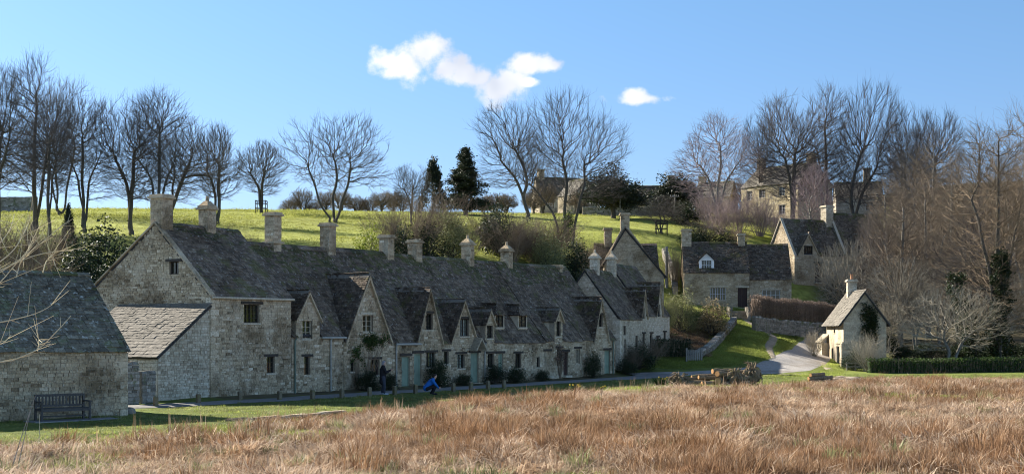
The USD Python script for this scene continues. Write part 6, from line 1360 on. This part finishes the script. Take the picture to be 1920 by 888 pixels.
for k, s_ in enumerate(stems_):
    Y = 17+(k % 3)*.5; pts = np.array([F3(x, y, Y+.1*i) for i, (x, y) in enumerate(s_)])
    if s_[0][0] < 0: pts = np.vstack([trunk_top*np.array([1, 1, .75]), (trunk_top+pts[0])/2+np.array([0, 0, .12]), pts])
    tt = np.linspace(0, 1, len(pts)); t2 = np.linspace(0, 1, 14); from_ = np.stack([np.interp(t2, tt, pts[:, j]) for j in range(3)], 1); from_ = gaussian_filter(from_, (.8, 0), mode='nearest')
    b = MB(); b.path(from_, np.linspace(.0095 if len(s_) > 3 else .007, .0035, 14), 5, r=.3+.6*r_.random()); b.build('stem', M['twig_yellow'], t)
    n = 5 if k < 2 else 12; i = r_.integers(4, 13, n); a_ = from_[i]; e_ = a_+r_.normal(0, .16, (n, 3))+np.array([.10, 0, .14]); fine.tubes(a_, e_, .004, .002, 3, r_.random(n))
fine.build('twigs', M['twig_yellow'], t, kind='stuff')
for k, (x0, y0, x1, y1, Y) in enumerate(((8, 888, 66, 742, 31), (24, 850, 58, 765, 31.5), (70, 800, 74, 775, 38))):
    p0 = on(x0, Y); e = at(x1, y1, Y+.4)-p0; b = MB(); b.path([(0, 0, -.2), e*.5+np.array([.03, 0, .05]), e], [.014, .010, .005], 5); top(b.build('dry_stalk', M['twig_yellow'] if k == 2 else M['bark_pale'], xf=lambda v, p0=p0: v+p0), ['long dead stalk leaning right in front of the bench', 'shorter dead stalk beside the long leaning one', 'thin upright stalk near the bench'][k], 'stalk')

# ------------------------------------------------------------------ people
def flesh(bones, edge=.03):
    ms = []
    for (a, ra), (b, rb) in bones:
        def sp(c, r): return mf.Manifold.sphere(r, 14).translate(list(map(float, c)))
        ms.append(mf.Manifold.batch_hull([sp(a, ra), sp(b, rb)]))
    m = ms[0]
    for x in ms[1:]: m = m+x
    m = m.refine_to_length(edge).to_mesh(); tm = trimesh.Trimesh(m.vert_properties[:, :3], m.tri_verts); tm.merge_vertices()
    trimesh.smoothing.filter_taubin(tm, iterations=6); return tm
def hand(w, d, up):
    """palm, four fingers and a thumb curled round what is held"""
    d, up = unit(np.array(d, float)), unit(np.array(up, float)); s = np.cross(d, up); w = np.array(w); o = [((w, .028), (w+d*.07, .033))]
    for k, (off, l) in enumerate(((-.03, .06), (-.01, .07), (.01, .066), (.03, .052))):
        q = w+d*.075+s*off; m = q+d*l*.55; o += [((q, .010), (m, .009)), ((m, .009), (m+d*l*.2+up*l*.5, .008))]
    q = w+d*.03-s*.034; o += [((q, .012), (q-s*.02+d*.03+up*.02, .010)), ((q-s*.02+d*.03+up*.02, .010), (q-s*.01+d*.05+up*.045, .009))]
    return o
def person(label, loc, rz, J, coat, trousers, shoes, hairmat, hat=None, coat_len=None):
    t = thing('person', label, 'person', loc, rz); R = {}
    A = lambda *k: [((J[a], ra), (J[b], rb)) for a, ra, b, rb in k]
    hd = np.array(J['head']); f = unit(np.array(J['face'])); side = unit(np.cross((0, 0, 1), f)); up = np.cross(f, side)
    body = A(('pelvis', .13, 'chest', .135), ('chest', .13, 'neck', .055), ('neck', .052, 'head', .06))+[((hd, .088), (hd+up*.045-f*.01, .09)), ((hd-up*.07+f*.035, .045), (hd, .08)), ((hd+f*.088-up*.015, .014), (hd+f*.08+up*.025, .008))]+[((hd+side*s*.088, .016), (hd+side*s*.09-up*.03, .012)) for s in (-1, 1)]
    for s in 'LR': body += A(('chest', .09, 'sh'+s, .055), ('sh'+s, .052, 'el'+s, .04), ('el'+s, .04, 'wr'+s, .027), ('pelvis', .11, 'hip'+s, .085), ('hip'+s, .085, 'kn'+s, .055), ('kn'+s, .055, 'an'+s, .038), ('an'+s, .036, 'to'+s, .03))+hand(J['wr'+s], J['hd'], (0, 0, 1))
    tm = flesh(body, .02); b = MB(); b.tm(tm); bp_ = b.build('body', M['skin'], t, smooth=True)
    c = A(('pelvis', .165, 'chest', .17), ('chest', .16, 'neck', .075))
    for s in 'LR': c += A(('chest', .12, 'sh'+s, .08), ('sh'+s, .078, 'el'+s, .062), ('el'+s, .06, 'wr'+s, .045))
    if coat_len: c += [((J['pelvis'], .165), (np.array(J['pelvis'])+coat_len, .17))]
    b = MB(); b.tm(flesh(c, .03)); b.build('coat', M[coat], bp_, smooth=True)
    tr = []
    for s in 'LR': tr += A(('pelvis', .13, 'hip'+s, .105), ('hip'+s, .105, 'kn'+s, .078), ('kn'+s, .078, 'an'+s, .058))
    b = MB(); b.tm(flesh(tr, .03)); b.build('trousers', M[trousers], bp_, smooth=True)
    for s in 'LR': a, o = np.array(J['an'+s]), np.array(J['to'+s]); b = MB(); b.tm(flesh([((a-(0, 0, .03), .05), (o, .042)), ((a-(o-a)*.35-(0, 0, .03), .042), (a-(0, 0, .03), .048))], .03)); b.build('shoe', M[shoes], bp_, smooth=True)
    hr = [((hd+up*.05-f*.02, .094), (hd+up*.02-f*.035, .09)), ((hd-f*.045-up*.03, .075), (hd+up*.02-f*.03, .088))]; b = MB(); b.tm(flesh(hr, .03)); b.build('hair' if not hat else 'hat', M[hairmat], bp_, smooth=True)
    e = MB()
    for s in (-1, 1): i = trimesh.creation.icosphere(1, .011); i.apply_translation(hd+f*.083+side*s*.032+up*.012); e.tm(i)
    e.build('eyes', M['hair_dark'], bp_)
    return t
p = on(718, 70.2, .06)
person('person in a dark coat and grey hat standing on the path, holding up a phone', p, .25,
       dict(pelvis=(0, 0, .90), chest=(.0, 0, 1.22), neck=(.02, 0, 1.42), head=(.05, 0, 1.54), face=(1, .1, -.12), shL=(0, .18, 1.35), shR=(0, -.18, 1.35), elL=(.13, .2, 1.08), elR=(.13, -.2, 1.08), wrL=(.36, .06, 1.20), wrR=(.36, -.06, 1.20), hd=(1, 0, .35),
            hipL=(0, .09, .86), hipR=(0, -.09, .86), knL=(.02, .1, .46), knR=(.05, -.1, .46), anL=(-.02, .1, .08), anR=(.05, -.1, .08), toL=(.15, .11, .035), toR=(.22, -.11, .035)), 'cloth_black', 'cloth_denim', 'cloth_pale', 'hair', hat=True, coat_len=(-.01, 0, -.26))
b = MB(); b.box((.455, -.045, 1.22), (.465, .045, 1.37)); top(b.build('phone', M['lead'], xf=lambda v: np.column_stack([v[:, 0]*math.cos(.25)-v[:, 1]*math.sin(.25), v[:, 0]*math.sin(.25)+v[:, 1]*math.cos(.25), v[:, 2]])+p), 'dark phone held up in both hands of the standing person', 'phone')
p2 = on(809, 70.6, .06)
person('person in a bright blue jacket crouching beside the path', p2, .1,
       dict(pelvis=(-.26, 0, .33), chest=(.0, 0, .62), neck=(.10, 0, .78), head=(.17, 0, .89), face=(1, 0, -.35), shL=(.04, .18, .72), shR=(.04, -.18, .72), elL=(.20, .24, .50), elR=(.20, -.24, .50), wrL=(.34, .07, .34), wrR=(.34, -.07, .34), hd=(1, 0, -.1),
            hipL=(-.22, .1, .30), hipR=(-.22, -.1, .30), knL=(.2, .15, .50), knR=(.22, -.15, .47), anL=(.02, .14, .09), anR=(.05, -.14, .09), toL=(.2, .15, .035), toR=(.23, -.15, .035)), 'cloth_blue', 'cloth_black', 'cloth_black', 'hair_dark')

# ------------------------------------------------------------------ grass
def tuft(seed, n, h, spread, lean, wd, bend=.5, segs=2):
    r = np.random.default_rng(seed); a = r.uniform(0, 6.3, n); rad = spread*np.sqrt(r.random(n)); base = np.column_stack([np.cos(a)*rad, np.sin(a)*rad, np.full(n, -.04)])
    a2 = a+r.normal(0, .9, n); hh = r.uniform(.45, 1., n)*h; ln = r.uniform(.2, 1., n)*lean*hh
    d = np.column_stack([np.cos(a2), np.sin(a2), 0*a]); s = np.column_stack([-np.sin(a2+r.normal(0, .6, n)), np.cos(a2), 0*a])*wd/2
    mid = base+d*(ln*.35)[:, None]+np.column_stack([0*a, 0*a, hh*.62]); tip = base+d*ln[:, None]+np.column_stack([0*a, 0*a, hh*(1-bend*r.random(n)*.6)])
    V = np.stack([base-s, base+s, mid+s*.8, mid-s*.8, tip], 1).reshape(-1, 3); F_ = (np.array([[0, 1, 2], [0, 2, 3], [3, 2, 4]])[None]+(np.arange(n)*5)[:, None, None]).reshape(-1, 3)
    return V, F_, np.repeat(r.random(n), 5)
def scatter(name, label, variants, xy, scale, mat_of, seed, zoff=0.):
    pi = UsdGeom.PointInstancer.Define(stage, numbered('/World', name)); tag(pi.GetPrim(), label, None, None, 'stuff'); r = np.random.default_rng(seed); n = len(xy)
    paths = []
    for k, (v, f, rr) in enumerate(variants):
        m = mesh_prim('tuft', v, f, rr, M[mat_of(k)], pi.GetPrim()); paths.append(m.GetPath())
    pi.CreatePrototypesRel().SetTargets(paths); pi.CreateProtoIndicesAttr(Vt.IntArray.FromNumpy(r.integers(0, len(variants), n).astype(np.int32)))
    z = G(xy[:, 0], xy[:, 1])+zoff; pi.CreatePositionsAttr(Vt.Vec3fArray.FromNumpy(np.column_stack([xy, z]).astype(np.float32)))
    a = r.uniform(0, 6.283, n); tl = r.normal(0, .10, (n, 2)); pi.CreateOrientationsAttr(Vt.QuathArray([Gf.Quath(float(c), float(x), float(y), float(s)) for c, x, y, s in zip(np.cos(a/2), tl[:, 0]*.5, tl[:, 1]*.5, np.sin(a/2))]))
    sc = scale*r.uniform(.7, 1.3, n); pi.CreateScalesAttr(Vt.Vec3fArray.FromNumpy(np.column_stack([sc, sc, sc*r.uniform(.8, 1.25, n)]).astype(np.float32)))
def frustum_points(n, y0, y1, rng, p=1.0, margin=1.2):
    Y = y0+(y1-y0)*rng.random(n)**p; X = (rng.random(n)-.5)*2*.36*margin*Y; return np.column_stack([X, Y])
rg2 = np.random.default_rng(99)
def patch(xy, s, o): return 4*(usdkit.meshkit.fbm(np.column_stack([xy*s, np.full(len(xy), o)]))-.5)
P_ = frustum_points(88000, 28.5, 100, rg2, 1.15); P_ = P_[P_[:, 1] < field_edge(P_[:, 0])-.2+rg2.normal(0, .5, len(P_))]
gpatch = patch(P_, .12, 3.); edge = field_edge(P_[:, 0])-P_[:, 1]
greenish = (gpatch*.8+(.42*np.exp(-(edge/3.2)**2)+.10)*np.clip((24-P_[:, 0])/10, 0, 1)+.42*np.clip((-4-P_[:, 0])/6, 0, 1)-.62) > rg2.normal(0.0, .12, len(P_))
dry = P_[~greenish]; grn = P_[greenish]; e_dry = field_edge(dry[:, 0])-dry[:, 1]
scl = np.clip(.55+.06*e_dry, .45, 1.0)*np.clip(1+.55*patch(dry, .7, 1.)+.3*patch(dry, 1.9, 4.), .35, 1.8)
rust = (patch(dry, .16, 7.)+.6*patch(dry, .6, 2.) > .28) & (rg2.random(len(dry)) < .75)
scatter('dry_grass', 'matted pale straw grass covering the field', [tuft(k, 50, .27+.06*(k % 3), .26, 1.5+.4*(k % 2), .019, 1.2) for k in range(6)], dry, scl, lambda k: 'blade_dry', 1)
scatter('rust_grass', 'taller rust brown dead stems standing in patches in the field', [tuft(20+k, 34, .42+.05*k, .18, .6, .013, .5) for k in range(4)], dry[rust], scl[rust]*1.0, lambda k: 'blade_rust', 2)
scatter('field_green_grass', 'green grass tufts among the dead grass near the field edge', [tuft(40+k, 40, .24, .16, .7, .016) for k in range(4)], grn, np.full(len(grn), .85), lambda k: 'blade_green', 3)
tall = frustum_points(1500, 30, 80, rg2); tall = tall[(tall[:, 1] < field_edge(tall[:, 0])-.1)]
scatter('tall_stems', 'scattered tall dead stems rising above the field', [tuft(60+k, 7, .85, .12, .3, .012, .3) for k in range(3)], tall, np.full(len(tall), .85), lambda k: 'blade_dry', 4)
# lawns: the green by the path, banks by the lane
Q = frustum_points(60000, 36, 103, rg2); d_ = Q[:, 1]-field_edge(Q[:, 0]); relq = Q-FO; sq = relq@NO; tq = relq@U
keep = (d_ > -.2) & (sq > 3.1) & (sq < 45) & (seg_dist(Q[:, 0], Q[:, 1], LANE) > 2.6)
keep &= ~((((Q-bp)@bx) > -.4) & (((Q-bp)@bx) < 3) & (((Q-bp)@bn) > -.2) & (((Q-bp)@bn) < 1))
keep &= (((Q-br_)@bn) > .05) | (((Q-br_)@bx) > .1)
Q = Q[keep]
scatter('lawn_grass', 'short green grass on the green between the path and the stream', [tuft(70+k, 34, .10, .17, .8, .012) for k in range(4)], Q, np.where(Q[:, 1]-field_edge(Q[:, 0]) < 1.2, 1.6, 1.0)*np.clip(1+.5*patch(Q, .6, 5.), .4, 1.7), lambda k: ('blade_lawn', 'blade_lawn', 'blade_green', 'blade_lawn')[k], 5)
Q = np.column_stack([rg2.uniform(9, 34, 42000), rg2.uniform(100, 136, 42000)]); keep = (seg_dist(Q[:, 0], Q[:, 1], LANE) > np.where(Q[:, 1] < 110, 2.9, 1.9)) & (Q[:, 0]/Q[:, 1] > .09) & (Q[:, 0]/Q[:, 1] < .232) & (seg_dist(Q[:, 0], Q[:, 1], [at(1452, 0, 111)[:2], at(1440, 0, 117)[:2], at(1452, 0, 122)[:2], at(1425, 0, 127)[:2], at(1400, 0, 131)[:2]]) > .4)
keep &= ~((Q[:, 0]/Q[:, 1] < .137) & (Q[:, 1] > 111))
Q = Q[keep]
scatter('bank_grass', 'green grass on the bank between the lane and the beech hedge', [tuft(80+k, 30, .14, .2, .8, .016) for k in range(4)], Q, np.ones(len(Q)), lambda k: 'blade_green', 6)
Q = np.column_stack([rg2.uniform(11, 18, 5000), rg2.uniform(111, 124, 5000)]); keep = (Q[:, 0]/Q[:, 1] < .14) & (Q[:, 0]/Q[:, 1] > .108)
scatter('leaf_litter', 'dead plants and leaves on the garden slope below the shrubs', [tuft(90+k, 24, .16, .2, 1.5, .03, 1.) for k in range(3)], Q[keep], np.ones(keep.sum()), lambda k: 'blade_dry', 7)
Q = np.column_stack([rg2.uniform(-1, 45, 9000), rg2.uniform(70, 106, 9000)]); d_ = Q[:, 1]-field_edge(Q[:, 0]); keep = (d_ > -1.5) & (d_ < 3.5) & ((Q-FO)@NO > 3.3) & (seg_dist(Q[:, 0], Q[:, 1], LANE) > 2.2)
scatter('verge_grass', 'rough mixed grass between the field and the lane', [tuft(95+k, 40, .28, .2, .7, .016) for k in range(4)], Q[keep], np.full(keep.sum(), .8), lambda k: ('blade_green', 'blade_dry', 'blade_green', 'blade_green')[k], 8)

Q = np.column_stack([rg2.uniform(-75, 45, 40000), 96+112*rg2.random(40000)**.8]); keep = (np.abs(Q[:, 0]/Q[:, 1]) < .38) & ((Q-FO)@NO < -13) & (Q[:, 0]/Q[:, 1] < .13)
scatter('hill_grass', 'grazed winter grass on the hillside meadow', [tuft(110+k, 26, .07, .6, 1.2, .035) for k in range(4)], Q[keep], 1+1.2*np.clip(patch(Q[keep], .08, 4.), 0, 1), lambda k: 'blade_hill', 9)
T_ = frustum_points(900, 29, 92, rg2, 1.1); T_ = T_[(T_[:, 1] < field_edge(T_[:, 0])-2.5) & (patch(T_, .14, 9.)+.5*rg2.normal(0, .3, len(T_)) > -.05)]
scatter('tussocks', 'dark rusty tussocks of old stems dotted about the field', [tuft(130+k, 110, .62+.06*k, .38, .75, .016, .5) for k in range(4)], T_, np.full(len(T_), .95)*rg2.uniform(.6, 1.2, len(T_)), lambda k: 'blade_rust', 10)

T_ = frustum_points(500, 29, 90, rg2, 1.1); T_ = T_[T_[:, 1] < field_edge(T_[:, 0])-1.5]
scatter('sedge', 'olive sedge tufts among the dead grass', [tuft(140+k, 90, .46+.06*k, .25, .8, .016, .5) for k in range(3)], T_, rg2.uniform(.6, 1.2, len(T_)), lambda k: 'leaf_olive', 11)
T_ = frustum_points(5200, 29, 92, rg2, 1.1); T_ = T_[(T_[:, 1] < field_edge(T_[:, 0])-1.) & (patch(T_, .3, 15.) > .12)]
scatter('flattened_straw', 'pale straw flattened in patches on the field', [tuft(150+k, 60, .30, .4, 3.0, .022, 1.6) for k in range(3)], T_, np.ones(len(T_)), lambda k: 'straw_pale', 12)
